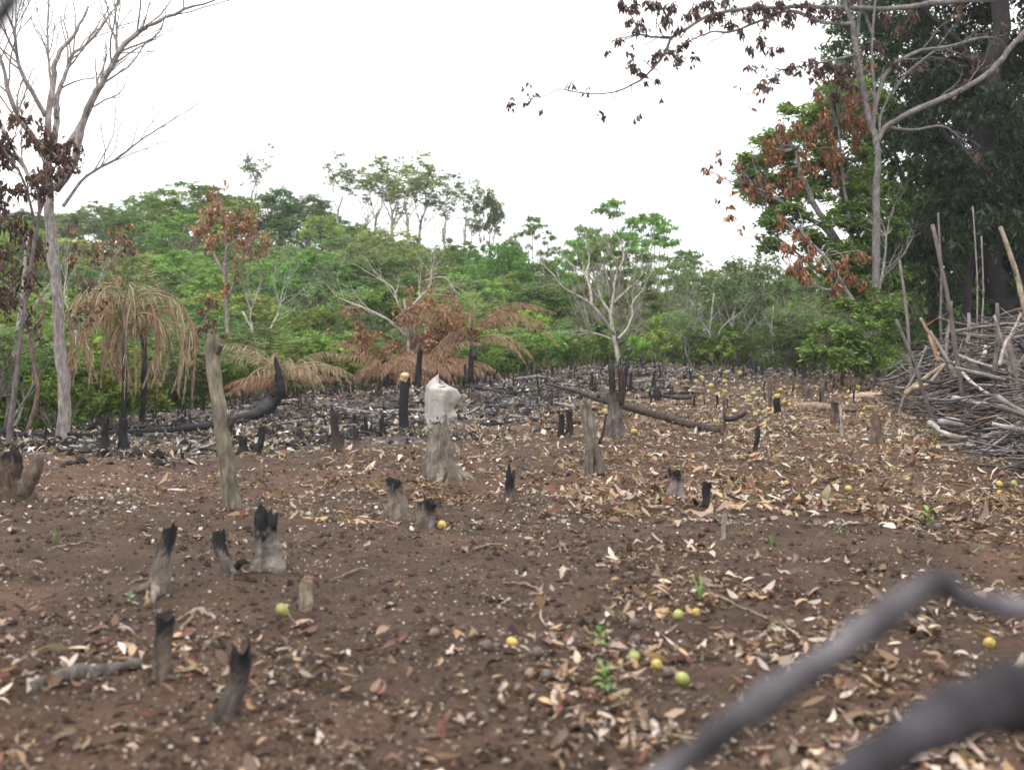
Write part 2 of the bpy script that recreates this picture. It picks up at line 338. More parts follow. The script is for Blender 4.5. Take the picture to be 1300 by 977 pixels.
def build_litter():
    mb = MB()
    X, Y = scatter(15500, 3.4, 13, litter_density, 1.3); dead_leaves(mb, X, Y, .075, LP)
    X, Y = scatter(46000, 9, 47, litter_density, 1.25)
    b = burn(X, Y) > rng.random(len(X)) * 1.15
    dead_leaves(mb, X[~b], Y[~b], .115, LP, st=3)
    dead_leaves(mb, X[b], Y[b], .11, DULL + PALE[:4] + [(.06, .055, .055)] * 4, st=3)
    X, Y = scatter(26000, 14, 47, lambda X, Y, px: burn(X, Y) * (.2 + .8 * sst(fbm(X * 1.3, Y * 1.3, 90), .38, .55)), 1.1); dead_leaves(mb, X, Y, .10, PALE + DULL + [(.03, .028, .03)] * 6, st=3)
    # the sheet of leaves under the trees at the right of the field
    X, Y = scatter(26000, 9.5, 42, lambda X, Y, px: (.3 + .7 * litter_density(X, Y, px)) * sst(px, 600, 950), 1.2); dead_leaves(mb, X, Y, .10, LP[:8] + LP[-3:], st=4)
    for n_, y0, y1, L_ in ((42000, 3.4, 12, .030), (60000, 10, 30, .055)):
        X, Y = scatter(n_, y0, y1, litter_density, 1.2); c = np.stack([X, Y, terrain(X, Y) + .014], 1); leaves(mb, c, L_, pick(LP + DULL, len(c), .25) * .88, .5, .7, 0, .5, .15)
    tag(mb.obj('leaf_litter', M_DRY), 'dry brown and pale fallen leaves strewn over the field', kind='stuff')
    # crumbs: flakes of ash, bark chips and bits of leaf
    mb = MB()
    for n, y0, y1, s, pal in ((30000, 3.4, 12, .015, DULL), (26000, 9, 24, .034, DULL + PALE[:2]), (26000, 16, 46, .075, PALE + DULL)):
        X, Y = scatter(n, y0, y1, lambda X, Y, px: .15 + .85 * sst(fbm(X * 1.7, Y * 1.7, 5), .36, .6), 1.3)
        c = np.stack([X, Y, terrain(X, Y) + .012], 1); kb = rng.random(len(c)) > .75 * burn(X, Y) * (1 - sst(fbm(X * .9, Y * .9, 41), .42, .56)); c = c[kb]; leaves(mb, c, s, pick(pal, len(c), .25), .75, .9, 0, .5, .1)
    tag(mb.obj('ash_flakes_and_chips', M_DRY), 'pale ash flakes and bark chips between the leaves', kind='stuff')
    # charcoal and clods
    mb = MB()
    t = np.array([[1, 0, 0], [0, 1, 0], [-1, 0, 0], [0, -1, 0], [0, 0, 1], [0, 0, -1.]])
    F = np.array([[0, 1, 4], [1, 2, 4], [2, 3, 4], [3, 0, 4], [1, 0, 5], [2, 1, 5], [3, 2, 5], [0, 3, 5]])
    for n, y0, y1, s, pal in ((30000, 3.4, 14, .0075, [(.062, .041, .031), (.085, .056, .042), (.045, .031, .025)]), (22000, 14, 46, .024, [(.012, .012, .013), (.02, .019, .02), (.05, .043, .04)])):
        X, Y = scatter(n, y0, y1, (lambda X, Y, px: .3 + .7 * sst(fbm(X * 2, Y * 2, 8), .4, .55)) if y0 < 5 else (lambda X, Y, px: burn(X, Y)), 1.3)
        N = len(X); r = s * np.exp(rng.normal(0, .7, N)).clip(.3, 4.)
        V = t[None] * r[:, None, None] * rng.uniform(.6, 1.35, (N, 6, 3)) * np.array([1.2, 1.1, .9]); an = rng.uniform(0, PI, N)
        V = np.stack([V[..., 0] * np.cos(an)[:, None] - V[..., 1] * np.sin(an)[:, None], V[..., 0] * np.sin(an)[:, None] + V[..., 1] * np.cos(an)[:, None], V[..., 2]], -1)
        V = V + np.stack([X, Y, terrain(X, Y) + r * .25], 1)[:, None]
        mb.add(V.reshape(-1, 3), None, (F[None] + (np.arange(N) * 6)[:, None, None]).reshape(-1, 3), np.repeat(pick(pal, N, .2), 6, 0))
    tag(mb.obj('clods_and_charcoal', M_GROUND, smooth=False), 'loose clods of soil and black charcoal lumps on the field', kind='stuff')
build_litter()

def build_leaf_parts():
    """the large dead leaves nearest the camera: pieces of the ground, one object each"""
    m, t, b = newmat('single_dry_leaf')
    oi = N_(t, 'ShaderNodeObjectInfo'); r = N_(t, 'ShaderNodeValToRGB'); cr = r.color_ramp
    cols = [LP[i] for i in (0, 6, 2, 4, 3, 7, 12, 8, 5, 9, 1, 11)]
    cr.interpolation = 'CONSTANT'
    while len(cr.elements) < len(cols): cr.elements.new(.5)
    for i, c in enumerate(cols): cr.elements[i].position = i / len(cols); cr.elements[i].color = (*c, 1)
    t.links.new(oi.outputs['Random'], r.inputs[0])
    tc = N_(t, 'ShaderNodeTexCoord'); n = N_(t, 'ShaderNodeTexNoise', Scale=28, Detail=6, Roughness=.7); t.links.new(tc.outputs['Object'], n.inputs[0])
    mr = N_(t, 'ShaderNodeMapRange'); mr.inputs[1].default_value = .3; mr.inputs[2].default_value = .7; mr.inputs[3].default_value = .35; mr.inputs[4].default_value = 1.15
    t.links.new(n.outputs['Fac'], mr.inputs[0]); sc = N_(t, 'ShaderNodeVectorMath', operation='SCALE')
    t.links.new(r.outputs[0], sc.inputs[0]); t.links.new(mr.outputs[0], sc.inputs['Scale']); t.links.new(sc.outputs[0], b.inputs['Base Color'])
    b.inputs['Roughness'].default_value = .6; b.inputs['Specular IOR Level'].default_value = .35
    protos = []
    for k in range(14):
        st = 8; tt = np.linspace(0, 1, st); L = 1.; w = rng.uniform(.2, .36)
        prof = np.sin(PI * (tt ** .85 * .94 + .03)) ** .8; a = rng.normal(0, .15) + rng.normal(.3, 1.) * (tt - .5) + .35 * np.sin(tt * 9 + k); h = rng.normal(0, .7) * (tt - .5)
        fx = np.cumsum(np.cos(a) * np.cos(h)) / st; fy = np.cumsum(np.sin(h)) / st; fz = np.cumsum(np.sin(a)) / st; fx -= fx.mean(); fz -= fz.min()
        r_ = rng.normal(0, .4) + rng.normal(0, .6) * (tt - .5); cup = rng.uniform(.15, .9)
        V = []
        for i in range(st):
            for s in (-1, 0, 1):
                hw = .5 * w * prof[i] * (1 + .25 * rng.normal())
                V.append((fx[i], fy[i] + s * hw * math.cos(r_[i]), fz[i] + s * hw * math.sin(r_[i]) + abs(s) * hw * cup))
        V = np.array(V); V[:, 2] -= V[:, 2].min() * .8
        Q = [(i * 3 + j, i * 3 + j + 1, i * 3 + j + 4, i * 3 + j + 3) for i in range(st - 1) for j in (0, 1)]
        mb = MB(); mb.add(V, Q); protos.append(mb.mesh('dead_leaf', m))
    n = 0; tries = 0
    while n < 295 and tries < 9000:
        tries += 1
        Y = 3.6 + 5.6 * random.random() ** 1.25; X = Y * random.uniform(-.5, .5); px = CX + FP * X / Y
        pit = math.exp(-((px - 880) / 130) ** 2 - ((Y - 7.2) / .5) ** 2)
        if random.random() > float(litter_density(np.array([X]), np.array([Y]), np.array([px]))[0]) * 1.1 + .12 + .3 * pit: continue
        o = bpy.data.objects.new('dead_leaf', protos[n % 14]); COL.objects.link(o); o.parent = ground
        o.location = (X, Y, gz(X, Y) + .012); s = random.uniform(.07, .165)
        o.scale = (s, s, s); o.rotation_euler = (random.gauss(0, .25), random.gauss(0, .2), random.uniform(0, 6.28)); n += 1
build_leaf_parts()

# ------------------------------------------------------------------ stumps
GREY = (.16, .13, .105); BROWN = (.115, .082, .060); BLACK = (.016, .0155, .017); PALEB = (.33, .28, .21); WOODC = (.62, .46, .27)
def stump_mesh(mb, base, top, wb, wt, col, char_from=1.1, char_to=1.2, flare=.5, jag=.15, n=18, m=16, bend=0., knots=0, sd=1):
    """irregular stem from base to top, flared into root lobes, with a ragged upper rim; charred above char_from"""
    base = np.asarray(base, float); top = np.asarray(top, float); H = np.linalg.norm(top - base)
    t = np.linspace(0, 1, m) ** 1.15; ph = rng.uniform(0, 6.28, 4); lob = int(rng.integers(3, 6))
    pts = base + (top - base) * t[:, None]; side = np.array([1., .25, 0]) * bend
    pts = pts + np.sin(t * PI)[:, None] * side + np.stack([np.sin(t * 7 + ph[0]), np.cos(t * 6 + ph[1]), 0 * t], 1) * wt * .06
    pts[0, 2] -= .06; th = np.arange(n) / n * 2 * PI
    R = (wb + (wt - wb) * np.minimum(1, t * 1.6))[:, None] * .5
    fl = np.exp(-t * H / (wb * .55 + .02))[:, None]
    R = R * (1 + flare * fl * (.6 + .75 * np.cos(lob * th + ph[2])[None])) * (1 + .09 * np.cos(2 * th + ph[3])[None] + .06 * np.cos(5 * th + 3 * t[:, None] + ph[0]) + .045 * np.cos(9 * th + 2 * t[:, None] + ph[1]) + .13 * (rng.random((m, n)) - .5))
    for _ in range(knots):
        a, b, c = rng.uniform(0, 6.28), rng.uniform(.15, .95), rng.uniform(.15, .35)
        R = R * (1 + c * np.exp(-((th[None] - a + PI) % (2 * PI) - PI) ** 2 / .12 - ((t[:, None] - b) * H / (wt * .5)) ** 2))
    V = np.zeros((m, n, 3)); V[..., 0] = pts[:, None, 0] + R * np.cos(th); V[..., 1] = pts[:, None, 1] + R * np.sin(th); V[..., 2] = pts[:, None, 2]
    col = np.asarray(col) * .66 if max(col) > .1 and flare != -.351 else np.asarray(col)
    jz = .42 * jag * wt * (rng.random(n) * 1.5 + np.cos(th + ph[1]) * .9 + .5 * np.cos(3 * th + ph[0])); V[-1, :, 2] += jz; V[-2, :, 2] += jz * .5
    cf = np.clip((t[:, None] + .09 * rng.normal(size=(m, n)) + .08 * np.cos(2 * th + ph[1]) - char_from) / max(char_to - char_from, .01), 0, 1)[..., None]
    C = np.asarray(col)[None, None] * (1 + .35 * (rng.random((m, n, 1)) - .5)) * (1 - cf) + np.asarray(BLACK) * cf
    C = C * (1 - .35 * fl[..., None] * rng.random((m, n, 1)))
    i = np.arange(m - 1)[:, None]; j = np.arange(n)[None]; k = (j + 1) % n
    Q = np.stack([i * n + j, i * n + k, (i + 1) * n + k, (i + 1) * n + j], -1).reshape(-1, 4)
    mb.add(V.reshape(-1, 3), Q, None, C.reshape(-1, 3)); return V[-1], pts[-1]
def cut_mesh(mb, ring, cen, col, depth):
    """the broken or sawn top inside the rim: three rings sinking to a rough heart"""
    n = len(ring); c = ring.mean(0); V = [ring]; C = [np.tile(np.asarray(col) * .8, (n, 1))]
    for f, d in ((.72, .4), (.4, .8)):
        r = c + (ring - c) * f; r[:, 2] = c[2] + (ring[:, 2] - c[2]) * f - depth * d + rng.normal(0, depth * .3 + .002, n); V.append(r)
        C.append(np.asarray(col) * (1 + .4 * (rng.random((n, 1)) - .5)))
    V.append(np.array([[c[0], c[1], c[2] - depth]])); C.append(np.asarray([col]) * .8); V = np.concatenate(V); C = np.concatenate(C)
    Q = [(a * n + j, a * n + (j + 1) % n, (a + 1) * n + (j + 1) % n, (a + 1) * n + j) for a in (0, 1) for j in range(n)]
    T = [(2 * n + j, 2 * n + (j + 1) % n, 3 * n) for j in range(n)]
    mb.add(V, Q, T, C)
def px2m(Y): return Y / FP
def stump(name, label, bx, by, tx, ty, wb, wt, col=BROWN, char=(1.1, 1.2), flare=.5, jag=.2, cut=None, depth=None, roots=(), arms=(), bend=0., knots=0, cat='stump', lean=0., group=None, m=22):
    """bx,by base and tx,ty top as seen in the photo; wb, wt widths in photo pixels"""
    b = G(bx, by); Y = b[1]; k = px2m(Y)
    t = P(tx, ty, Y + lean); root = empty(name, tuple(b), label, cat, group)
    mb = MB(); ring, c = stump_mesh(mb, (0, 0, 0), t - b, wb * k, wt * k, col, char[0], char[1], flare, jag, bend=bend * k, knots=knots, m=m, n=26)
    mat = M_CHAR if char[0] < .3 else M_BARK
    mb.obj('trunk', mat, root)
    mb = MB(); cc = cut if cut is not None else (BLACK if char[0] < 1 else (.10, .07, .05))
    cut_mesh(mb, ring, c, cc, (depth if depth is not None else .25) * wt * k); mb.obj('cut_top', M_CUT, root)
    for (rx, ry, w) in roots:                                     # surface roots
        e = G(rx, ry) - b; e[2] += w * k * .1; mb = MB()
        p0 = np.array([0, -.1 * wb * k, wb * k * .55]); mid = e * .45 + np.array([0, 0, wb * k * .16])
        pp = spline([p0, p0 * .4 + mid * .6, mid, e * .75 + (0, 0, .01), e - (0, 0, .03)], 14)
        tube(mb, pp, np.linspace(wb * .30, w * .30, 14) * k, 10, np.array(col) * .66, True, .12); mb.obj('root', M_BARK, root)
    for (sx, sy, ex, ey, w0, w1, cc2) in arms:                    # side stems
        s_ = P(sx, sy, Y) - b; e_ = P(ex, ey, Y - .05) - b; mb = MB(); L = np.linspace(0, 1, 10)[:, None]
        tube(mb, s_ + (e_ - s_) * L + np.sin(L * PI) * np.array([.3, 0, -.4]) * w0 * k * min(1., math.hypot(ex - sx, ey - sy) / (4. * w0)) ** 2, np.linspace(w0, w1, 10) * .5 * k, 12, np.array(cc2) * .8, True, .14); mb.obj('side_stem', M_BARK, root)
    return root

stump('tree_stump', 'thick brown forked stump at the left edge of the field', 12, 634, 6, 580, 44, 30, BROWN, (.8, 1.), .35, .5, arms=[(26, 625, 51, 575, 24, 13, (.13, .10, .08))])
stump('tree_stump', 'leaning stump with black charred head and long pale root on the left', 200, 752, 214, 673, 26, 19, (.20, .165, .14), (.55, .78), .5, .5, roots=[(163, 754, 14), (192, 768, 9)])
stump('tree_stump', 'small grey stump with black knobbly top leaning to the left', 297, 729, 276, 677, 20, 17, (.17, .145, .13), (.45, .65), .3, .5, bend=-3, arms=[(296, 722, 307, 712, 9, 8, BLACK)], knots=2)
stump('tree_stump', 'broad grey stump with hollow charred rim in the left foreground', 343, 724, 339, 660, 38, 29, (.20, .17, .15), (.7, .85), .45, .75, depth=.6)
stump('tree_stump', 'short pale cut stump beside the green fruit', 389, 776, 389, 737, 15, 15, (.34, .27, .20), (1.2, 1.3), .35, .1, cut=(.22, .16, .11))
stump('tree_stump', 'dark upright stump with torn bark in the left foreground', 205, 862, 209, 784, 27, 25, (.10, .08, .065), (.7, .95), -.35, .45, knots=1)
stump('tree_stump', 'black stump leaning to the right nearest the camera', 283, 912, 309, 830, 30, 24, (.07, .058, .05), (.6, .9), .2, .6, bend=3, arms=[(310, 832, 317, 812, 6, 2, BLACK)])
stump('tree_stump', 'knee high stump with flared foot and black rim left of the sacked stump', 504, 657, 501, 610, 23, 18, (.20, .165, .135), (.75, .88), .55, .4, depth=.5)
stump('tree_stump', 'thin grey stick of the twin stump beside the round fruit', 532, 665, 532, 638, 9, 8, (.25, .21, .17), (.8, 1.), .3, .3)
stump('tree_stump', 'stub with its torn top pointing right beside the round fruit', 546, 670, 545, 640, 16, 14, (.17, .14, .12), (.55, .8), .3, .9, arms=[(546, 643, 554, 640, 8, 4, BLACK)])
stump('tree_stump', 'pointed black stump to the right of the sacked stump', 647, 638, 648, 604, 17, 11, (.075, .06, .055), (.2, .6), .45, 1.4)
stump('tree_stump', 'faded grey stump with black crown on the right of mid field', 861, 634, 857, 600, 20, 15, (.22, .18, .165), (.72, .85), .45, .5)
stump('tree_stump', 'slim black stump beside the faded grey stump', 895, 644, 898, 613, 9, 11, (.03, .026, .025), (.3, .6), .3, .3, arms=[(888, 643, 880, 634, 6, 5, BLACK)])
stump('standing_stick', 'thin pale grey stick standing upright in the leaves', 918, 684, 920, 650, 6, 6, (.36, .31, .27), (1.2, 1.3), .1, .8, cat='stick')
stump('tree_stump', 'brown stump with flared foot on the right near the brush pile', 1113, 566, 1112, 528, 15, 11, (.17, .125, .10), (1.1, 1.3), .4, .3)
stump('tree_stump', 'dark round topped stump in front of the lying logs', 1060, 538, 1059, 511, 11, 9, (.10, .07, .055), (.6, 1.2), .3, .3)
stump('standing_stick', 'pale stick standing in front of the lying logs', 1069, 554, 1067, 514, 3.6, 3.6, (.40, .37, .36), (1.2, 1.3), .1, .3, cat='stick')
stump('tree_stump', 'black square topped stump with a yellow fruit on top', 987, 526, 986, 506, 9, 9, BLACK, (-.5, -.4), .1, .1)
stump('standing_stick', 'slender brown stick standing beside the black square topped stump', 978, 521, 977, 481, 5, 5, (.10, .075, .06), (1.2, 1.3), .1, .3, cat='stick')
stump('tree_stump', 'small black pointed stub alone in the right of the field', 959, 574, 962, 549, 6, 6, (.05, .035, .03), (.1, .5), .3, 1.5)
stump('tree_stump', 'grey brown stump beyond the lying logs', 1026, 509, 1025, 491, 9, 7, (.15, .12, .11), (1.2, 1.3), .3, .4)
stump('tree_stump', 'brown slim stump right of the grey brown one beyond the logs', 1044, 509, 1044, 483, 5, 5, (.10, .07, .06), (1.2, 1.3), .3, .6)
stump('standing_stick', 'thin brown stick with a dark side branch at right of mid field', 920, 548, 919, 508, 4, 4, (.12, .09, .07), (1.2, 1.3), .1, .3, cat='stick', arms=[(920, 532, 948, 522, 7, 5, (.05, .04, .035))])
# tall cut stems
stump('cut_pole', 'tall leaning grey green cut stem with broken top and knots', 297, 646, 269, 430, 22, 17, (.20, .175, .13), (1.2, 1.3), .3, .9, cut=(.12, .09, .07), depth=.8, knots=9, bend=-3, cat='stem', m=34,
      arms=[(272, 452, 280, 438, 9, 7, (.10, .07, .06)), (290, 545, 297, 528, 9, 7, (.07, .055, .045))])
stump('charred_post', 'black charred post with freshly cut yellow top', 512, 544, 514, 479, 11, 11, BLACK, (-.5, -.4), .1, .1, cut=(.50, .38, .22), depth=.05, cat='post', arms=[(513.6, 483, 514, 474.5, 11.4, 10.4, (.46, .35, .20))])
stump('tree_stump', 'black stump with forked tip on the left, left one of the pair', 133, 572, 134, 533, 11, 9, BLACK, (-.5, -.4), .2, 1.3, arms=[(134, 540, 129, 529, 4, 3, BLACK), (135, 538, 138, 528, 4, 2, BLACK)])
stump('tree_stump', 'smooth black stump on the left, right one of the pair', 157, 570, 156, 533, 12, 10, BLACK, (-.5, -.4), .2, .5)
stump('tree_stump', 'curved black stub leaning right below the burnt fallen trunk', 325, 576, 332, 546, 11, 7, BLACK, (-.5, -.4), .3, 1.2, bend=2)
stump('tree_stump', 'low black lump next to the curved stub below the burnt trunk', 308, 577, 309, 560, 11, 9, BLACK, (-.5, -.4), .5, .8)
stump('tree_stump', 'tall dark brown burnt stump of the trio left of centre', 426, 573, 425, 527, 13, 11, (.055, .04, .035), (.0, 1.4), .4, 1.2)
stump('tree_stump', 'tiny stub in the middle of the trio left of centre', 434, 570, 434, 552, 6, 5, (.06, .045, .04), (.2, 1.), .3, .8)
stump('tree_stump', 'brown pointed stump on the right of the trio left of centre', 452, 576, 452, 551, 13, 8, (.10, .07, .06), (.4, 1.3), .5, 1.6)
stump('tree_stump', 'thin black stub, left one of the row of three behind the trio', 465, 550, 464, 531, 5, 4.5, BLACK, (-.5, -.4), .3, .9)
stump('tree_stump', 'shortest black stub of the row of three behind the trio', 471, 550, 471, 541, 4, 3.5, BLACK, (-.5, -.4), .3, .9)
stump('tree_stump', 'thicker black stub, right one of the row of three behind the trio', 485, 549, 485, 531, 7, 5.5, BLACK, (-.5, -.4), .3, .9)
stump('tree_stump', 'black stub left of the row of three in the ash', 450, 540, 450, 528, 6, 5, BLACK, (-.5, -.4), .3, .9)
stump('tree_stump', 'black rounded stub, left one of the pair before the crossed log', 712, 554, 713, 529, 9, 7, BLACK, (-.5, -.4), .3, 1.)
stump('tree_stump', 'dark brown stub, right one of the pair before the crossed log', 723, 552, 723, 525, 10, 8, (.035, .027, .024), (.2, .9), .3, .8)
# split stump in the middle of the field: a fat grey stem that parts into two legs
stump('split_stump', 'pale grey stem parting into two gnarled legs in mid field', 749, 602, 744, 520, 11, 15, (.20, .165, .14), (1.3, 1.4), .2, .9, cut=(.16, .13, .10), depth=.5, knots=5, bend=3, m=26,
      arms=[(752, 558, 763, 603, 11, 10, (.11, .09, .078)), (761, 562, 769, 527, 4, 2, (.05, .04, .035))])
stump('fork_stump', 'grey flared stump with two black prongs that props the fallen pole', 781, 556, 779, 502, 24, 17, (.16, .13, .115), (.6, 1.1), .35, .3,
      arms=[(775, 512, 775, 463, 9, 7, (.035, .03, .03)), (786, 512, 787, 466, 11, 8, (.05, .035, .03))])
# the stump under the sack
ST = stump('tree_stump', 'stout grey stump with spreading roots under the white sack', 560, 606, 557, 494, 40, 26, (.20, .17, .14), (1.2, 1.3), .45, .2, roots=[(603, 609, 12), (540, 604, 10), (556, 613, 12)], knots=0, m=26)

def build_sack():
    b = np.array(ST.location); Y = b[1]; k = px2m(Y); mb = MB(); n, m = 56, 26
    th = np.arange(n) / n * 2 * PI; rows = np.linspace(0, 1, m); V = np.zeros((m, n, 3)); C = np.zeros((m, n, 3))
    ph = rng.uniform(0, 6.28, 6)
    for i, v in enumerate(rows):
        py = 481 + 54 * v
        top = min(1., (v / .16) ** .55)
        cx = 559 - 1.5 * v + 2 * (1 - top)
        rx = (17.5 - .5 * v) * top; ry = (17 - 1.5 * v) * top
        f = 1 + (.03 + .08 * v) * np.cos(6 * th + ph[0] + 1.6 * v) + (.02 + .06 * v) * np.cos(13 * th + ph[1] - 2 * v) + .012 * rng.normal(size=n)
        flap = np.exp(-((th + .15 + PI) % (2 * PI) - PI) ** 2 / .22)         # loose cloth pulled out to the right
        out = flap * (10 * math.exp(-((v - .38) / .22) ** 2) + 5 * math.exp(-((v - .9) / .12) ** 2) - 1.5 * math.exp(-((v - .68) / .1) ** 2))
        slope = -7. * (1 - top) * np.cos(th - 2.6) + 6 * (1 - v) * top * (1 - np.cos(th - 2.4)) * .5
        V[i, :, 0] = (cx - 4 * (1 - top) - CX) * k + (rx * f + out) * k * np.cos(th)
        V[i, :, 1] = Y + (ry * f + out * .3) * k * np.sin(th)
        hem = (2.5 * np.cos(2 * th + ph[2]) + 2. * np.cos(5 * th + ph[3]) + 2.6 * rng.normal(size=n) + 3 * np.cos(9 * th + ph[4])) * v ** 4
        V[i, :, 2] = EYE - (py + hem + slope - 440) * k
        C[i] = np.array([.42, .40, .37]) * (1 + .2 * (fbm(np.cos(th) * 2 + 5, v * 4 + np.sin(th) * 2 + 0 * th, 4)[:, None] - .5) * 2)
        C[i] = C[i] * (1 - .35 * flap[:, None] * (v > .1)) + np.array([.30, .21, .12]) * .35 * flap[:, None] * (v > .1)
    i = np.arange(m - 1)[:, None]; j = np.arange(n)[None]; kk = (j + 1) % n
    Q = np.stack([i * n + j, i * n + kk, (i + 1) * n + kk, (i + 1) * n + j], -1).reshape(-1, 4)
    Vf = V.reshape(-1, 3) - b; mb.add(Vf, Q, [(0, (q + 1) % n, q) for q in range(1, n - 1)], C.reshape(-1, 3))
    # frayed threads along the hem
    e = V[-1] - b
    for _ in range(46):
        p = e[rng.integers(0, n)]; l = rng.uniform(.02, .07); tube(mb, [p, p + np.array([rng.normal(0, .012), -.005, -l * .5]), p + np.array([rng.normal(0, .02), -.008, -l])], .0016, 3, (.62, .6, .54), False)
    m_, t, bs = newmat('woven_plastic_sack')
    a = N_(t, 'ShaderNodeAttribute', attribute_name='Col'); tc = N_(t, 'ShaderNodeTexCoord')
    w1 = N_(t, 'ShaderNodeTexNoise', Scale=5, Detail=6, Roughness=.5, Distortion=.8); t.links.new(tc.outputs['Object'], w1.inputs[0])
    r = N_(t, 'ShaderNodeMapRange'); r.inputs[1].default_value = .3; r.inputs[2].default_value = .7; r.inputs[3].default_value = .55; r.inputs[4].default_value = 1.15; t.links.new(w1.outputs['Fac'], r.inputs[0])
    s = N_(t, 'ShaderNodeVectorMath', operation='SCALE'); t.links.new(a.outputs['Color'], s.inputs[0]); t.links.new(r.outputs[0], s.inputs['Scale']); t.links.new(s.outputs[0], bs.inputs['Base Color'])
    bs.inputs['Roughness'].default_value = .5
    bp = N_(t, 'ShaderNodeBump', Strength=.7, Distance=.03); t.links.new(w1.outputs['Fac'], bp.inputs['Height']); t.links.new(bp.outputs[0], bs.inputs['Normal'])
    tr = N_(t, 'ShaderNodeBsdfTranslucent'); t.links.new(s.outputs[0], tr.inputs['Color']); mx = N_(t, 'ShaderNodeMixShader'); mx.inputs[0].default_value = .25
    t.links.new(bs.outputs[0], mx.inputs[1]); t.links.new(tr.outputs[0], mx.inputs[2]); t.links.new(mx.outputs[0], t.nodes['Material Output'].inputs[0])
    o = mb.obj('plastic_sack', m_, None, loc=tuple(b)); tag(o, 'dirty white plastic sack pulled over the top of the stout stump', 'sack')
build_sack()

# small stubs: six ragged shapes, copied one by one
def stub_protos():
    out = []
    for k in range(8):
        mb = MB(); H = 1.; wt = rng.uniform(.14, .30)
        ring, c = stump_mesh(mb, (0, 0, 0), (rng.normal(0, .13), 0, H), wt * rng.uniform(1.1, 1.6), wt, BLACK if k < 6 else (.045, .033, .028), -1, -.9 if k < 6 else 2, .5, rng.uniform(.4, 1.6), n=10, m=8, bend=rng.normal(0, .06))
        cut_mesh(mb, ring, c, BLACK, .05)
        if k % 3 == 1: tube(mb, [(0, 0, .15), (.16, 0, .45), (.22, .02, rng.uniform(.6, .9))], [.08, .06, .04], 7, BLACK, True, .15)
        if k % 3 == 2: tube(mb, [(-.1, .05, 0), (-.24, .02, .25), (-.3, 0, rng.uniform(.4, .6))], [.07, .06, .045], 7, BLACK, True, .15)
        out.append(mb.mesh('charred_stub', M_CHAR))
    return out
STUBS = stub_protos()
ZONES = ((-9e9, 120, 'near the tall bare tree'), (120, 250, 'around the drooping palms'), (250, 400, 'around the curved burnt trunk'), (400, 508, 'left of the yellow topped post'), (508, 640, 'behind the sacked stump'), (640, 775, 'left of the pronged stump'),
         (775, 860, 'just right of the pronged stump'), (860, 960, 'behind the end of the fallen pole'), (960, 1050, 'near the lying logs'), (1050, 9e9, 'beside the leafy bush'))
def zone(px): return [w for a, b, w in ZONES if a <= px < b][0]
def stub(px, py, h, label, group, k=None, w=1.):
    if group: label, group = label + ', ' + zone(px), group + ', ' + zone(px)
    b = G(px, py); o = bpy.data.objects.new('charred_stub', STUBS[random.randrange(8) if k is None else k]); COL.objects.link(o)
    s = h * px2m(b[1]); o.location = tuple(b); o.scale = (s * w, s * w, s); o.rotation_euler = (0, random.gauss(0, .08), random.uniform(0, 6.28)); tag(o, label, 'stump', group)
LB = {'l': ('small charred stub in the row below the brown palms', 'charred stubs below the brown palms'),
      'c': ('small charred stub on the low crest', 'charred stubs along the crest of the field'),
      'm': ('small dark stub in mid field', 'dark stubs scattered over mid field'),
      'w': ('small charred stub at the back edge', 'charred stubs at the left edge of the field')}
for i in range(58):
    x = random.uniform(412, 640); y = np.interp(x, ED_PX, ED_PY) + 2 + abs(random.gauss(0, 4)); stub(x, y, random.uniform(6, 17), *LB['l'], w=1.)
for i in range(62):
    x = random.uniform(640, 1110); y = np.interp(x, ED_PX, ED_PY) + random.uniform(0, 7); stub(x, y, random.uniform(5, 13), *LB['c'], w=random.uniform(.6, 1.1))
for i in range(26):
    x = random.uniform(5, 410); y = np.interp(x, ED_PX, ED_PY) + random.uniform(0, 7); stub(x, y, random.uniform(7, 17), *LB['w'], w=.8)
for i in range(54):
    x = random.uniform(640, 1110); y = random.uniform(476, 520); stub(x, y, random.uniform(6, 17), *LB['m'], w=random.uniform(.35, .8))
for (x, y, h) in ((380, 520, 14), (415, 543, 14), (470, 512, 12), (595, 505, 15), (585, 500, 13), (617, 510, 8), (640, 498, 11), (685, 505, 22), (700, 515, 14), (652, 490, 16), (240, 545, 18), (345, 520, 9), (395, 535, 9)): stub(x, y, h, *LB['m'], w=.7)
stub(792, 493, 29, 'tall black prong right of the propped pole on the crest', None, 1, .7); stub(799, 494, 20, 'shorter black prong touching the tall one right of the propped pole', None, 0, .9)
stub(829, 491, 20, 'upright black chunk above the lying lump in the upper field', None, 3, 1.2); stub(833, 507, 16, 'fat black lump lying on the slope in the upper field', None, 2, 2.2)
stub(751, 491, 15, 'small black stub left of the propped pole in the ash', None, 4, .9); stub(938, 466, 24, 'tallest black stub on the crest below the pale trees', None, 0, .8)
stub(959, 469, 15, 'squat black stub with two heads on the crest', None, 1, 1.5)
stub(598, 488, 34, 'black burnt palm foot under the brown palm', None, 0, 1.); stub(590, 490, 26, 'second black foot beside the burnt palm foot', None, 5, 1.)
stub(531, 492, 46, 'tall black burnt snag behind the yellow topped post', None, 3, .85)

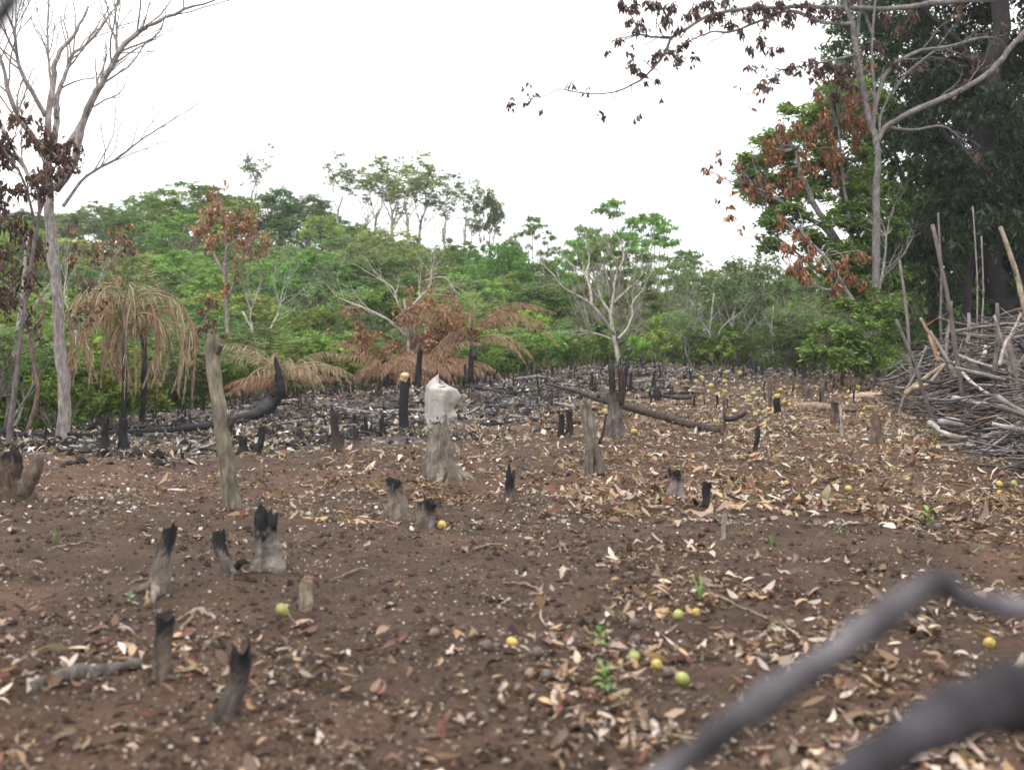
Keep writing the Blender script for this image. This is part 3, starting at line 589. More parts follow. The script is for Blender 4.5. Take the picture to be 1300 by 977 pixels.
# ------------------------------------------------------------------ logs and poles
def log(name, label, pts, w, col, lift=.5, cat='log', mat=None, n=10, m=22, ends=None, group=None, rough=.12, wig=.004):
    """pts: (px, py) on the ground, or (px, py, Y) for points in the air; w: widths in photo pixels"""
    q = [G(p[0], p[1]) if len(p) == 2 else P(*p) for p in pts]; Y = np.mean([p[1] for p in q]); k = px2m(Y)
    w = np.interp(np.linspace(0, 1, m), np.linspace(0, 1, len(np.atleast_1d(w))), np.atleast_1d(w)) * .5 * k
    c = spline(q, m); c[:, 2] += w * lift; b = c[0].copy(); c = c - b + np.cumsum(rng.normal(0, wig, (m, 3)), 0); root = empty(name, tuple(b), label, cat, group)
    mb = MB(); ph = rng.uniform(0, 6, 3); tube(mb, c, w, n, col, True, rough, shape=lambda t, th: 1 + .1 * np.cos(2 * th + ph[0] + 3 * t) + .12 * np.sin(9 * t + ph[1])); mb.obj('trunk', mat or M_BARK, root)
    return root, c, w
r_, c_, w_ = log('burnt_fallen_trunk', 'long black burnt trunk on the ground whose end curves up like a horn',
    [(55, 553), (110, 556), (180, 552), (235, 549), (285, 540), (325, 531), P and (345, 517, 24.), (356, 500, 24.1), (354, 478, 24.1), (349, 455, 24.1)], [4, 7, 9, 11, 12, 13, 17, 19, 14, 10, 3], BLACK, .5, mat=M_CHAR, m=60, n=12, rough=.26)
for (i, dx, dz) in ((24, -.55, .25), (27, .5, .28), (30, -.4, .1)):
    mb = MB(); p = c_[i]; tube(mb, [p - (0, .1, .05), p + (dx * .5, -.25, dz * .4 - .1), p + (dx, -.4, dz - .25)], [.07, .06, .035], 8, BLACK, True, .2); mb.obj('branch_stub', M_CHAR, r_)
r_, c_, w_ = log('fallen_pole', 'long thin brown pole lying slantwise across the pronged stump', [(697, 488, 20.6), (735, 498, 19.6), (765, 508, 18.9), (810, 521, 18.4), (860, 535, 18.), (914, 548, 17.6)], [4, 6, 8, 9, 9, 7], (.05, .038, .032), .2, cat='pole', m=30, wig=.0012)
mb = MB(); p = c_[11]; tube(mb, [p, p + (-.02, -.05, .05), p + (-.03, -.07, .10)], [.04, .035, .03], 8, (.04, .03, .025)); mb.obj('branch_stub', M_CHAR, r_)
log('short_log', 'short dark log lying behind the pair of stubs', [(688, 538), (735, 540)], [7, 8], (.045, .035, .03))
log('grey_log', 'grey peeling log on the ground in the lower left corner', [(38, 882), (90, 862), (140, 852), (192, 843)], [19, 18, 20, 13], (.085, .072, .064), .7, m=30, n=14)
log('lying_log', 'long brown log lying in front of the fruit strewn slope', [(1008, 517), (1040, 520), (1062, 522)], [11, 12, 10], (.16, .115, .09))
log('lying_log', 'thinner dark end of log right of the round topped stump', [(1063, 522), (1088, 523)], [8, 5], (.09, .065, .05))
log('lying_log', 'pale log on the ground left of the brush pile', [(1078, 507), (1098, 504), (1120, 505)], [8, 10, 8], (.26, .20, .15))
log('short_log', 'dark short chunk of wood on the leaves left of the brush pile', [(1094, 497), (1107, 496)], [9, 9], (.05, .04, .035))
log('bark_strip', 'curved pale strip of bark on the soil left of the green fruit', [(222, 789), (245, 776), (262, 782), (275, 790)], [5, 7, 7, 4], (.20, .155, .12), .3, cat='bark')
log('bark_strip', 'brown strip of bark at the foot of the charred leaning stump', [(184, 770), (190, 752), (193, 735)], [6, 6, 4], (.22, .14, .08), .6, cat='bark')
for (a, b, lb) in (((700, 697), (722, 703), 'dark twig'), ((600, 700), (640, 694), 'twig'), ((760, 745), (830, 775), 'x'), ((835, 770), (842, 800), 'x'), ((190, 735), (150, 752), 'x'), ((640, 742), (700, 752), 'x'), ((905, 760), (1000, 800), 'x'), ((60, 700), (130, 690), 'x'), ((420, 740), (470, 726), 'x')):
    log('fallen_twig', 'thin dry twig lying on the soil in the foreground', [a, ((a[0] + b[0]) / 2 + 3, (a[1] + b[1]) / 2 - 3), b], [3, 3.5, 2], (.15, .12, .10), 1., cat='twig', group='dry twigs lying in the foreground')
for i in range(96):
    x = random.uniform(40, 900); y = random.uniform(np.interp(x, ED_PX, ED_PY) + 5, 575 - max(0, x - 500) * .12); L = random.uniform(8, 36)
    log('charred_branch', ('black' if i % 3 else 'greyish') + ' charred branch piece lying in the ash ' + zone(x), [(x - L, y + random.gauss(0, 3)), (x, y), (x + L * .6, y + random.gauss(0, 3))], [3, 4, 2.5], BLACK if i % 3 else (.16, .14, .13), .8, cat='branch', mat=M_CHAR, n=6, m=7, group=('black' if i % 3 else 'greyish') + ' charred branch pieces in the ash ' + zone(x))

# ------------------------------------------------------------------ vegetation builders
G1 = [(.095, .165, .040), (.075, .140, .036), (.120, .190, .050), (.060, .110, .032)]           # fresh mid green
G2 = [(.15, .235, .055), (.18, .26, .07), (.115, .200, .048), (.20, .27, .09)]                    # bright yellow green
G3 = [(.055, .105, .036), (.042, .082, .030), (.070, .125, .042)]                                 # dark green
G4 = [(.125, .175, .080), (.145, .19, .095), (.10, .155, .070)]                                   # grey green
GB = [(.075, .10, .07), (.06, .085, .06), (.035, .05, .035), (.10, .13, .09)]                     # bluish dark leaves
BR = [(.26, .125, .065), (.19, .090, .050), (.33, .175, .09), (.13, .065, .04)]                   # rusty dead leaves
MA = [(.075, .046, .040), (.10, .060, .048), (.05, .034, .033), (.14, .085, .062)]                # maroon dead leaves
OR = [(.36, .20, .11), (.28, .15, .085), (.42, .25, .14), (.20, .105, .065)]                      # orange dead leaves
def walk(p, d, L, n, wander, up):
    pts = [np.array(p, float)]; d = np.array(d, float)
    for i in range(n):
        d = unit(d + rng.normal(0, wander, 3) + (0, 0, up)); pts.append(pts[-1] + d * L / n)
    return np.array(pts), d
def grow(mb, p, d, L, r, lvl, tips, col, wander=.16, up=.05, kids=3, spread=.75, sides=6, shrink=.62, n=6, rend=.45):
    pts, d2 = walk(p, d, L, n, wander, up)
    tube(mb, pts, np.linspace(r, r * rend, len(pts)), sides, col, False)
    if lvl == 0: tips.append(pts[-1]); tips.append(pts[n // 2]); return
    for q in range(kids):
        f = rng.uniform(.35, 1.) if q else 1.; i = min(n, max(1, int(round(f * n)))); b = pts[i]; dd = unit(pts[i] - pts[i - 1])
        o = unit(np.cross(dd, rng.normal(size=3))); nd = unit(dd + o * rng.uniform(.4, 1.) * spread * (1 if q else .5))
        grow(mb, b, nd, L * shrink * rng.uniform(.75, 1.2), r * (rend + .25 * (1 - f)) * .8, lvl - 1, tips, col, wander, up, kids, spread, max(3, sides - 1), shrink, n, rend)
def blob(mb, c, R, N, L, pal, aspect=.42, up=.6, droop=0., hollow=.5, tint=1., sp=.30):
    u = unit(rng.normal(size=(N, 3))); u[:, 2] = np.abs(u[:, 2]) * np.where(rng.random(N) < .28, -1, 1)
    # broken surface: sub-clumps pull the leaves together
    k = max(4, N // 26); s = unit(rng.normal(size=(k, 3))); s[:, 2] = np.where(s[:, 2] < -.3, -s[:, 2], s[:, 2])
    r = hollow + (1 - hollow) * rng.random((k, 1)) ** .6; g = rng.integers(0, k, N)
    pos = (s * r)[g] * .95 + u * rng.random((N, 1)) ** .6 * sp
    leaves(mb, np.asarray(c) + pos * np.asarray(R), L, pick(pal, N, .16) * tint * (1 + .16 * rng.normal(size=(k, 1)))[g].clip(.6, 1.5), aspect, up, droop)

def make_tree(kind):
    """returns trunk mesh, crown mesh, height, crown width; five habits of forest tree"""
    tb, cb = MB(), MB(); H = 8.; bark = (.20, .18, .15)
    if kind in ('round', 'bright', 'grey', 'dark'):
        pal = dict(round=G1, bright=G2, grey=G4, dark=G3)[kind]; W = 6.2 if kind != 'dark' else 5.4
        K = 26 if kind != 'grey' else 34; base = .22 * H; cs = []
        for _ in range(K):
            u = unit(rng.normal(size=3)); u[2] = abs(u[2]) * (1 if rng.random() < .72 else -1)
            cs.append(np.array([u[0] * W * .38, u[1] * W * .38, H * .60 + u[2] * H * .30]) * np.array([1, 1, 1]) * (1 + 0 * rng.random()))
        tr = spline([(0, 0, -.4), (rng.normal(0, .15), rng.normal(0, .15), H * .2), (rng.normal(0, .3), rng.normal(0, .3), H * .42)], 9)
        tube(tb, tr, np.linspace(.17, .12, 9), 7, bark, False)
        for c in cs[:14]:
            m = (tr[-1] + c) / 2 + rng.normal(0, .25, 3) - (0, 0, .2); tube(tb, spline([tr[rng.integers(5, 9)], m, c], 7), np.linspace(.075, .02, 7), 4, bark, False)
        for c in cs:
            s = rng.uniform(.75, 1.25) * (1 if kind != 'grey' else .8)
            blob(cb, c, (W * .19 * s, W * .19 * s, W * .145 * s), 190, .24 if kind != 'grey' else .17, pal, .5, .7, tint=rng.uniform(.8, 1.25))
    elif kind == 'airy':
        W = 4.; pal = G4[:2] + G1[:2]; H = 10.; tips = []
        tr = spline([(0, 0, -.4), (.1, .1, H * .3), (-.1, .1, H * .5)], 10); tube(tb, tr, np.linspace(.12, .07, 10), 6, (.34, .31, .27), False)
        for q in range(6):
            i = rng.integers(5, 10); grow(tb, tr[i], unit(np.array([rng.normal(0, .45), rng.normal(0, .45), 1.])), H * .26, .05, 2, tips, (.33, .30, .26), .13, .12, 3, .55, 4, .6)
        for c in tips[::2]: blob(cb, c, (.46, .46, .38), 30, .20, pal, .5, .4)
    elif kind == 'umbrella':
        W = 9.; pal = G1 + G4[:1]; H = 8.; tr = spline([(0, 0, -.4), (.2, .1, 1.5), (.1, 0, 3.)], 9); tube(tb, tr, np.linspace(.2, .13, 9), 7, (.30, .27, .23), False)
        for q in range(54):
            a = rng.uniform(0, 6.28); r = W * .5 * math.sqrt(rng.random()); z = H * (.96 - .34 * (r / (W * .5)) ** 2 - rng.choice([0, .14, .3]) * rng.random())
            c = np.array([r * math.cos(a), r * math.sin(a), z]); m = c * .5 + np.array([0, 0, .6]) + rng.normal(0, .2, 3)
            tube(tb, spline([tr[rng.integers(5, 9)], m, c], 8), np.linspace(.07, .018, 8), 4, (.30, .27, .23), False)
            blob(cb, c, (rng.uniform(.7, 1.2), rng.uniform(.7, 1.2), .20), 190, .19, pal, .45, 1.2, hollow=.2)
    elif kind == 'bush':
        W = 4.; H = 2.6; pal = G2[:2] + G1[:2]
        for q in range(9):
            a = rng.uniform(0, 6.28); r = W * .36 * math.sqrt(rng.random()); c = np.array([r * math.cos(a), r * math.sin(a), rng.uniform(.7, H - .5)])
            tube(tb, spline([(c[0] * .2, c[1] * .2, -.2), c * (.55, .55, .5), c], 5), [.04, .035, .03, .02, .012], 4, (.22, .19, .15), False)
            blob(cb, c, (.85, .85, .6), 150, .22, pal, .45, .5, tint=rng.uniform(.85, 1.2))
    elif kind == 'twiggy':
        W = 4.; H = 6.; tips = []; c = (.19, .178, .16)
        for q in range(3):
            grow(tb, (rng.normal(0, .12), rng.normal(0, .12), -.2), unit(np.array([rng.normal(0, .28), rng.normal(0, .28), 1.])), H * .42, .06, 3, tips, c, .12, .08, 3, .6, 5, .62)
        for t in tips[::2]: blob(cb, t, (.45, .45, .35), 13, .17, G4, .45, .4)
    me = (tb.mesh(kind + '_trunk', M_BARK), cb.mesh(kind + '_crown', M_FOREST)); return me[0], me[1], H, W
PROTO = {k: [make_tree(k) for _ in range(n)] for k, n in (('round', 4), ('bright', 3), ('grey', 3), ('dark', 2), ('airy', 3), ('umbrella', 2), ('bush', 3), ('twiggy', 3))}
KINDN = dict(round='round_tree', bright='bright_tree', grey='grey_green_tree', dark='dark_tree', airy='slender_tree', umbrella='umbrella_tree', bush='leafy_bush', twiggy='twiggy_tree')
CATN = dict(bush='bush')
def tree(kind, X, Y, H, W, label, group=None, v=None, dz=0.):
    T, Cn, H0, W0 = PROTO[kind][random.randrange(len(PROTO[kind])) if v is None else v]
    r = empty(KINDN[kind], (X, Y, gz(X, Y) + dz), label, CATN.get(kind, 'tree'), group); r.scale = (W / W0, W / W0, H / H0); r.rotation_euler = (0, 0, random.uniform(0, 6.28))
    for nm, me in (('trunk', T), ('crown', Cn)):
        o = bpy.data.objects.new(nm, me); COL.objects.link(o); o.parent = r
    return r
def tree_px(kind, px, top, Y, wpx, label, group=None, v=None):
    """a tree at distance Y whose top shows at photo row top and whose crown is wpx wide"""
    X = (px - CX) / FP * Y; z = gz(X, Y); H = EYE - (top - HY) / FP * Y - z
    return tree(kind, X, Y, H, wpx * Y / FP, label, group, v)

# ------------------------------------------------------------------ forest: named skyline trees
for k, px, top, Y, w, lb in (
    ('airy', 430, 196, 108, 60, 'thin tall tree with wisps of leaves standing above the left hill'),
    ('airy', 465, 205, 106, 70, 'open tree left in the tall group on the skyline'), ('airy', 500, 188, 105, 90, 'tallest open tree of the group on the skyline'),
    ('airy', 535, 196, 107, 80, 'open tree right of the tallest one on the skyline'), ('airy', 478, 200, 109, 70, 'slender tree behind the tallest open tree on the skyline'), ('airy', 520, 205, 104, 80, 'leaning open tree between the tall ones on the skyline'),
    ('airy', 562, 222, 106, 60, 'slim see through tree on the slope of the skyline'), ('airy', 588, 220, 105, 62, 'last slim see through tree before the dark crown'),
    ('airy', 320, 180, 112, 50, 'faint nearly bare tree top above the left hill'),
    ('dark', 620, 240, 92, 44, 'dark dense crown at the right end of the skyline group'), ('dark', 648, 300, 88, 44, 'small dark crown below the skyline group'),
    ('umbrella', 678, 272, 84, 74, 'flat topped tree left of the umbrella tree'), ('umbrella', 790, 248, 62, 165, 'wide layered umbrella tree with gaps of sky'),
    ('umbrella', 825, 266, 66, 120, 'second layered crown at the right of the umbrella tree'), ('umbrella', 770, 300, 60, 130, 'lowest spreading crown under the umbrella tree'), ('umbrella', 748, 282, 66, 90, 'lower layered crown left of the umbrella tree'),
    ('umbrella', 868, 312, 60, 115, 'low spreading dark green crown right of the umbrella tree'),
    ('round', 235, 229, 100, 92, 'rounded crown at the top of the left hill'), ('round', 275, 236, 102, 66, 'second rounded crown at the top of the left hill'),
    ('round', 182, 246, 104, 66, 'rounded crown on the left shoulder of the hill'), ('round', 128, 254, 104, 62, 'crown far left on the shoulder of the hill'), ('dark', 355, 238, 103, 62, 'dark crown at the crest of the hill beside the thin tree'),
    ('dark', 395, 246, 103, 56, 'dark crown right of it at the crest of the hill'), ('dark', 455, 282, 86, 60, 'dark crown below the tall open trees'), ('dark', 700, 400, 60, 46, 'dark shaded tree behind the small bright bushes'),
    ('grey', 500, 283, 68, 155, 'large feathery grey green tree in the centre of the forest'), ('round', 632, 306, 72, 90, 'full green tree right of the feathery one'), ('round', 578, 300, 76, 80, 'green crown touching the feathery tree'),
    ('round', 690, 325, 74, 60, 'green tree under the flat topped tree'), ('round', 945, 328, 62, 90, 'green crown behind the pale trees'), ('grey', 1000, 338, 58, 80, 'loose crown behind the pale trees at the right'),
    ('grey', 905, 345, 54, 70, 'misty grey green tree behind the crest'),     ('round', 1120, 215, 56, 120, 'tall green tree far behind the forked grey tree'), ('round', 1200, 190, 52, 120, 'tall green tree far behind the dark leafy tree'), ('dark', 1160, 260, 48, 90, 'dark tree far behind the brush pile'), ('round', 1270, 200, 50, 130, 'tall green tree far behind the right edge'), ('round', 1085, 290, 50, 90, 'green tree behind the mixed leaved one'),
    ('bright', 1030, 325, 60, 70, 'light green crown beside the rusty leaved tree')):
    tree_px(k, px, top, Y, w, lb)
# the wood that covers the hill and the foot of it, tree by tree
PALE_BARK = (.24, .225, .21)
placed = []
def far_enough(X, Y, d):
    for a, b in placed:
        if (a - X) ** 2 + (b - Y) ** 2 < d * d: return False
    placed.append((X, Y)); return True
WHERE = ((-9999, 130, 'behind the tall bare tree on the left'), (130, 330, 'on the hill above the drooping palms'), (330, 450, 'on the hill above the low palm'), (450, 640, 'in the wood behind the brown palms'),
         (640, 760, 'in the wood behind the bare pale tree'), (760, 900, 'under the umbrella tree'), (900, 1060, 'in the wood behind the crest of the field'), (1060, 9999, 'in the wood behind the brush pile'))
ADJ = dict(round='leafy green tree', bright='light green tree', grey='grey green feathery tree', dark='dark green tree', bush='green bush', twiggy='pale stemmed twiggy tree', airy='slender open tree', umbrella='flat crowned tree')
n = 0; tries = 0
while n < 330 and tries < 12000:
    tries += 1; u = random.random(); px = random.uniform(-260, 1560); ye = float(np.interp(px, ED_PX, ED_Y)); Y = ye + 5 + (118 - ye) * u ** 1.15; X = (px - CX) / FP * Y
    d = 1.5 + Y * .026
    if not far_enough(X, Y, d): continue
    near = Y - ye < 14
    if near: k = random.choice(['bush', 'bush', 'bright', 'grey', 'round', 'bush', 'twiggy']); H = random.uniform(2.0, 3.6); W = H * random.uniform(.9, 1.3)
    else: k = random.choice(['round', 'round', 'bright', 'grey', 'dark', 'round', 'bright', 'airy' if Y < 70 else 'round']); H = random.uniform(4.4, 6.4); W = H * random.uniform(.85, 1.15)
    cap = float(np.interp(px, [-300, 80, 130, 230, 300, 400, 450, 480, 600, 650, 720, 800, 900, 1000, 1600], [250, 268, 262, 238, 242, 250, 290, 300, 312, 325, 345, 345, 350, 345, 345]))
    Hm = EYE - (cap + random.uniform(0, 14) - HY) / FP * Y - gz(X, Y)
    if Hm < 1.5: continue
    H = min(H, Hm); W = min(W, H * 1.3)
    w = [q for a, b, q in WHERE if a <= px < b][0]; far = 'far ' if Y > 80 else ''
    tree(k, X, Y, H, W, '%s%s %s' % (far, ADJ[k], w), '%s %s' % (far + ADJ[k] + ('es' if k == 'bush' else 's'), w)); n += 1
# shrubs along the edge of the field
for i in range(86):
    px = -60 + i * 13.8 + random.uniform(-6, 6)
    if 1085 < px: Y = float(np.interp(px, ED_PX, ED_Y)) + random.uniform(0, 2)
    else: Y = float(np.interp(px, ED_PX, ED_Y)) + random.uniform(1.2, 4.5)
    k = 'twiggy' if (random.random() < (.35 if px > 860 else .1)) else random.choice(['bush', 'bush', 'bush', 'grey', 'bright'])
    if 90 < px < 270: Y += 2.2
    if 440 < px < 660: Y += 1.5
    H = random.uniform(1.3, 2.4) * (1.5 if k == 'twiggy' else 1); X = (px - CX) / FP * Y
    w = [q for a, b, q in WHERE if a <= px < b][0].replace('on the hill above', 'at the field edge behind').replace('in the wood behind', 'at the field edge by').replace('under', 'at the field edge below').replace('behind the tall', 'at the field edge by the tall')
    tree(k, X, Y, H, H * random.uniform(1., 1.4), '%s %s' % (ADJ[k], w), '%s%s %s' % (ADJ[k], 'es' if k == 'bush' else 's', w))
for k, px, top, Y, w, lb in (('bright', 672, 392, 50, 62, 'small bright rounded tree right of the brown palm'), ('bush', 630, 418, 49, 50, 'bright bush beside the brown palm'), ('bush', 712, 412, 48, 54, 'bright bush left of the bare pale tree'),
    ('bush', 762, 445, 46.6, 44, 'low yellow green bush at the foot of the bare pale tree'), ('grey', 850, 392, 50, 76, 'feathery pale tree with slanting branches on the crest'), ('grey', 455, 385, 46, 70, 'olive feathery bush left of the brown thicket'),
    ('grey', 925, 385, 52, 70, 'pale thin crowned tree right of the feathery one on the crest'), ('round', 1010, 398, 50, 80, 'broad green bush on the crest left of the rusty tree')):
    tree_px(k, px, top, Y, w, lb)
# undergrowth
def build_undergrowth():
    mb = MB()
    for n_, y0, y1, L in ((60000, 19, 60, .20), (60000, 50, 125, .42)):
        Y = y0 + (y1 - y0) * rng.random(n_) ** 1.1; X = Y * rng.uniform(-.72, .72, n_); px = CX + FP * X / Y
        k = Y > np.interp(px, ED_PX, ED_Y) + 1. + 2.5 * fbm(X * .6, Y * .6, 4); X, Y = X[k], Y[k]
        h = (.15 + 1.1 * fbm(X * .5, Y * .5, 6) ** 2 * 2.) * rng.random(len(X)) ** .6 * (1 if y0 < 30 else 1.8)
        leaves(mb, np.stack([X, Y, terrain(X, Y, False) + h], 1), L, pick(G1 + G2[:3], len(X), .2), .4, .4)
    tag(mb.obj('undergrowth', M_LEAF), 'tangled green undergrowth between the trees beyond the field', kind='stuff')
build_undergrowth()

# ------------------------------------------------------------------ hand shaped trees
def limb_tree(name, label, limbs, Y0, col, twig=dict(), leafy=None, cat='tree', mat=None, crownmat=None, crowns=(), twigs=True, base=None):
    """limbs: (polyline [(px, py, dY)], w0, w1) in photo pixels at distance Y0; first limb is the trunk (parts trunk, limb..., twigs, crown)"""
    p0 = P(limbs[0][0][0][0], limbs[0][0][0][1], Y0); b = np.array([p0[0], p0[1], gz(p0[0], p0[1])]) if base is None else np.array(base)
    root = empty(name, tuple(b), label, cat); k = px2m(Y0); tips = []; tw = MB()
    for q, (pl, w0, w1) in enumerate(limbs):
        pts = np.array([P(x, y, Y0 + d) * 1. for x, y, d in pl]) - b
        if q == 0 and pts[0][2] > 0 and base is None: pts = np.concatenate([[(pts[0][0], pts[0][1], -.15)], pts])
        m = max(6, 4 * len(pts)); c = spline(pts, m); c[1:-1] += rng.normal(0, .05 * w0 * k, (m - 2, 3))
        mb = MB(); w = (w0 + (w1 - w0) * np.linspace(0, 1, m) ** .8) * .5 * k; ph = rng.uniform(0, 6, 2)
        if q == 0: w[0] *= 1.35
        tube(mb, c, w, 10 if w0 > 8 else 7, col, True, .07, shape=lambda t, th: 1 + .06 * np.cos(2 * th + ph[0] + 5 * t) + .04 * np.sin(17 * t + ph[1]))
        mb.obj('trunk' if q == 0 else 'limb', mat or M_BARK, root)
        if twigs and not (q == 0 and len(limbs) > 1):
            nk = twig.get('n', 5)
            for _ in range(nk):
                i = int(rng.integers(m // 3, m)); dd = unit(c[i] - c[i - 1]); o = unit(np.cross(dd, rng.normal(size=3)))
                grow(tw, c[i], unit(dd * .9 + o * rng.uniform(.3, .9) + (0, 0, twig.get('lift', .1))), twig.get('L', 1.) * rng.uniform(.5, 1.2), max(.004, min(w[i] * .55, twig.get('r', .02))), twig.get('lvl', 2), tips, col, .15, twig.get('up', .05), 3, .7, 4, .6)
            grow(tw, c[-1], unit(c[-1] - c[-2]), twig.get('L', 1.) * .8, w[-1] * .9, twig.get('lvl', 2), tips, col, .15, twig.get('up', .05), 3, .6, 4, .6)
    if tw.n: tag(tw.obj('twigs', mat or M_BARK, root), kind='stuff')
    if leafy:
        cb = MB(); T = np.array(tips); T = T[rng.random(len(T)) < leafy.get('p', .5)]
        for t in T: blob(cb, t - (0, 0, leafy.get('drop', .1)), np.array(leafy.get('R', (.2, .2, .22))), leafy.get('N', 8), leafy.get('L', .12), leafy['pal'], leafy.get('asp', .5), leafy.get('upf', .1), leafy.get('droop', .8), 0.)
        if cb.n: tag(cb.obj('hanging_leaves', crownmat or M_DRY, root), kind='stuff')
    if crowns and len(limbs) > 1:
        allp = np.concatenate([np.array([P(x, y, Y0 + d) for x, y, d in pl]) - b for pl, _, _ in limbs]); dense = np.concatenate([spline(np.array([P(x, y, Y0 + d) for x, y, d in pl]) - b, 24) for pl, _, _ in limbs])
        tb = MB()
        for (x, y, dY, rx, rz, N, L, pal, droop, mt) in crowns:
            c = P(x, y - rz * .6, Y0 + dY) - b; dd = np.linalg.norm(dense - c, axis=1) + .5 * np.maximum(0, c[2] - dense[:, 2]); q = dense[dd.argmin()]
            tube(tb, spline([q, (q + c) / 2 + rng.normal(0, .06, 3) + (0, 0, .08), c, c - (0, 0, rz * k)], 8), np.linspace(.016, .006, 8), 4, col, False)
        tag(tb.obj('leafy_twigs', mat or M_BARK, root), kind='stuff')
    cb = {}
    for (x, y, dY, rx, rz, N, L, pal, droop, mt) in crowns:
        m_ = cb.setdefault(mt, MB()); c = P(x, y, Y0 + dY) - b; blob(m_, c, (rx * k, rx * k * .9, rz * k), N, L, pal, .42 if not droop else .33, .5 if not droop else .05, droop, .15, sp=.55)
    for mt, m_ in cb.items(): tag(m_.obj('crown' if mt == 'g' else 'withered_leaves', M_LEAF if mt == 'g' else M_DRY, root), kind='stuff')
    return root

GB1 = (.215, .19, .178)
limb_tree('bare_tree', 'tall nearly leafless grey tree with many forking limbs on the left', [
    ([(82, 548, 0), (78, 470, 0), (72, 380, 0), (66, 310, 0), (62, 250, 0), (60, 200, 0), (62, 150, .1), (68, 100, .2), (74, 70, .2), (95, 40, .3), (112, 8, .4)], 20, 3),
    ([(70, 240, 0), (95, 205, -.2), (102, 165, -.3), (115, 130, -.4), (135, 95, -.5), (155, 60, -.6), (175, 42, -.6), (198, 28, -.7), (245, 8, -.8)], 13, 3),
    ([(70, 205, 0), (95, 172, .3), (110, 145, .4), (130, 105, .6), (145, 75, .8), (160, 52, .9), (192, 28, 1.)], 10, 2.5),
    ([(66, 205, 0), (72, 150, .4), (73, 120, .5), (85, 90, .6), (93, 68, .7), (115, 52, .8), (142, 15, 1.)], 9, 2.5),
    ([(60, 200, 0), (45, 178, -.2), (25, 150, -.4), (10, 115, -.6), (4, 85, -.7), (-6, 60, -.8)], 9, 3),
    ([(58, 148, .1), (40, 115, -.1), (25, 85, -.2), (18, 42, -.4), (8, 15, -.5)], 7, 2.5),
    ([(58, 250, 0), (38, 225, .3), (20, 195, .5), (2, 162, .7)], 6, 3),
    ([(80, 262, 0), (108, 225, .2), (150, 200, .3), (180, 177, .4), (215, 155, .5)], 5, 1.5),
    ([(72, 150, .3), (64, 100, .5), (60, 50, .6), (62, 0, .7)], 5, 2),
    ([(148, 72, -.5), (148, 40, -.4), (146, 10, -.3)], 4, 2)], 19.5, GB1, twig=dict(n=9, L=1.4, r=.020, lvl=2, up=.08))
limb_tree('withered_tree', 'leaning stem with hanging maroon dead leaves at the left edge', [
    ([(12, 556, 0), (22, 470, 0), (32, 390, 0), (42, 320, 0), (50, 260, 0), (42, 215, 0)], 8, 4), ([(40, 330, 0), (20, 290, .3), (-10, 250, .4)], 4, 2), ([(46, 290, 0), (30, 230, -.3), (5, 190, -.4)], 4, 2),
    ([(32, 390, 0), (10, 360, .2), (-20, 340, .3)], 6, 3), ([(48, 280, 0), (60, 230, .2), (50, 190, .3)], 4, 2)], 17.5, (.12, .10, .095), twig=dict(n=7, L=.55, r=.010, lvl=2, up=-.04), leafy=dict(pal=MA, p=.5, N=7, L=.11, R=(.14, .14, .2), droop=1.2),
    crowns=[(8, 205, 0, 20, 22, 130, .11, MA, 1.2, 'd'), (36, 245, .2, 18, 26, 130, .11, MA, 1.2, 'd'), (10, 390, .2, 24, 30, 150, .11, MA, 1.2, 'd'), (36, 410, .2, 16, 26, 60, .11, MA, 1.2, 'd'), (18, 300, 0, 36, 40, 150, .11, MA, 1.2, 'd'), (20, 360, 0, 34, 40, 150, .14, MA, 1., 'd'), (40, 330, .4, 24, 40, 90, .14, MA, 1., 'd'), (22, 255, .4, 26, 20, 60, .14, MA, 1., 'd')])
limb_tree('crooked_sapling', 'thin crooked reddish stem left of the tall bare tree', [([(35, 548, 0), (48, 500, 0), (42, 455, 0), (38, 425, 0), (55, 395, 0), (40, 350, 0)], 6, 3), ([(5, 470, .2), (28, 450, .2), (48, 440, 0), (75, 425, 0)], 3, 2)], 20.5, (.14, .095, .08), twig=dict(n=5, L=.8, r=.01, lvl=2), leafy=dict(pal=MA, p=.3, N=4, L=.12, droop=1.))
limb_tree('slanting_stem', 'bare grey stem rising from the left edge behind the maroon leaves', [([(8, 552, 0), (20, 440, 0), (30, 360, 0), (34, 300, 0)], 8, 4), ([(24, 420, 0), (50, 380, .2), (70, 350, .3)], 4, 2)], 21.5, (.25, .22, .21), twig=dict(n=5, L=.8, r=.01, lvl=2))
limb_tree('pale_sapling', 'slim whitish sapling between the tall bare tree and the palms', [([(98, 530, 0), (100, 470, 0), (96, 425, 0), (92, 400, 0)], 6, 3.5), ([(97, 430, 0), (108, 395, .2), (122, 365, .3)], 4, 2), ([(98, 440, 0), (110, 420, .2), (126, 408, .2)], 3, 1.5), ([(94, 405, 0), (82, 380, 0), (84, 350, 0)], 3, 1.5)], 27, (.34, .31, .29), twig=dict(n=4, L=.9, r=.012), leafy=dict(pal=BR + MA, p=.2, N=8, L=.16, droop=1.))
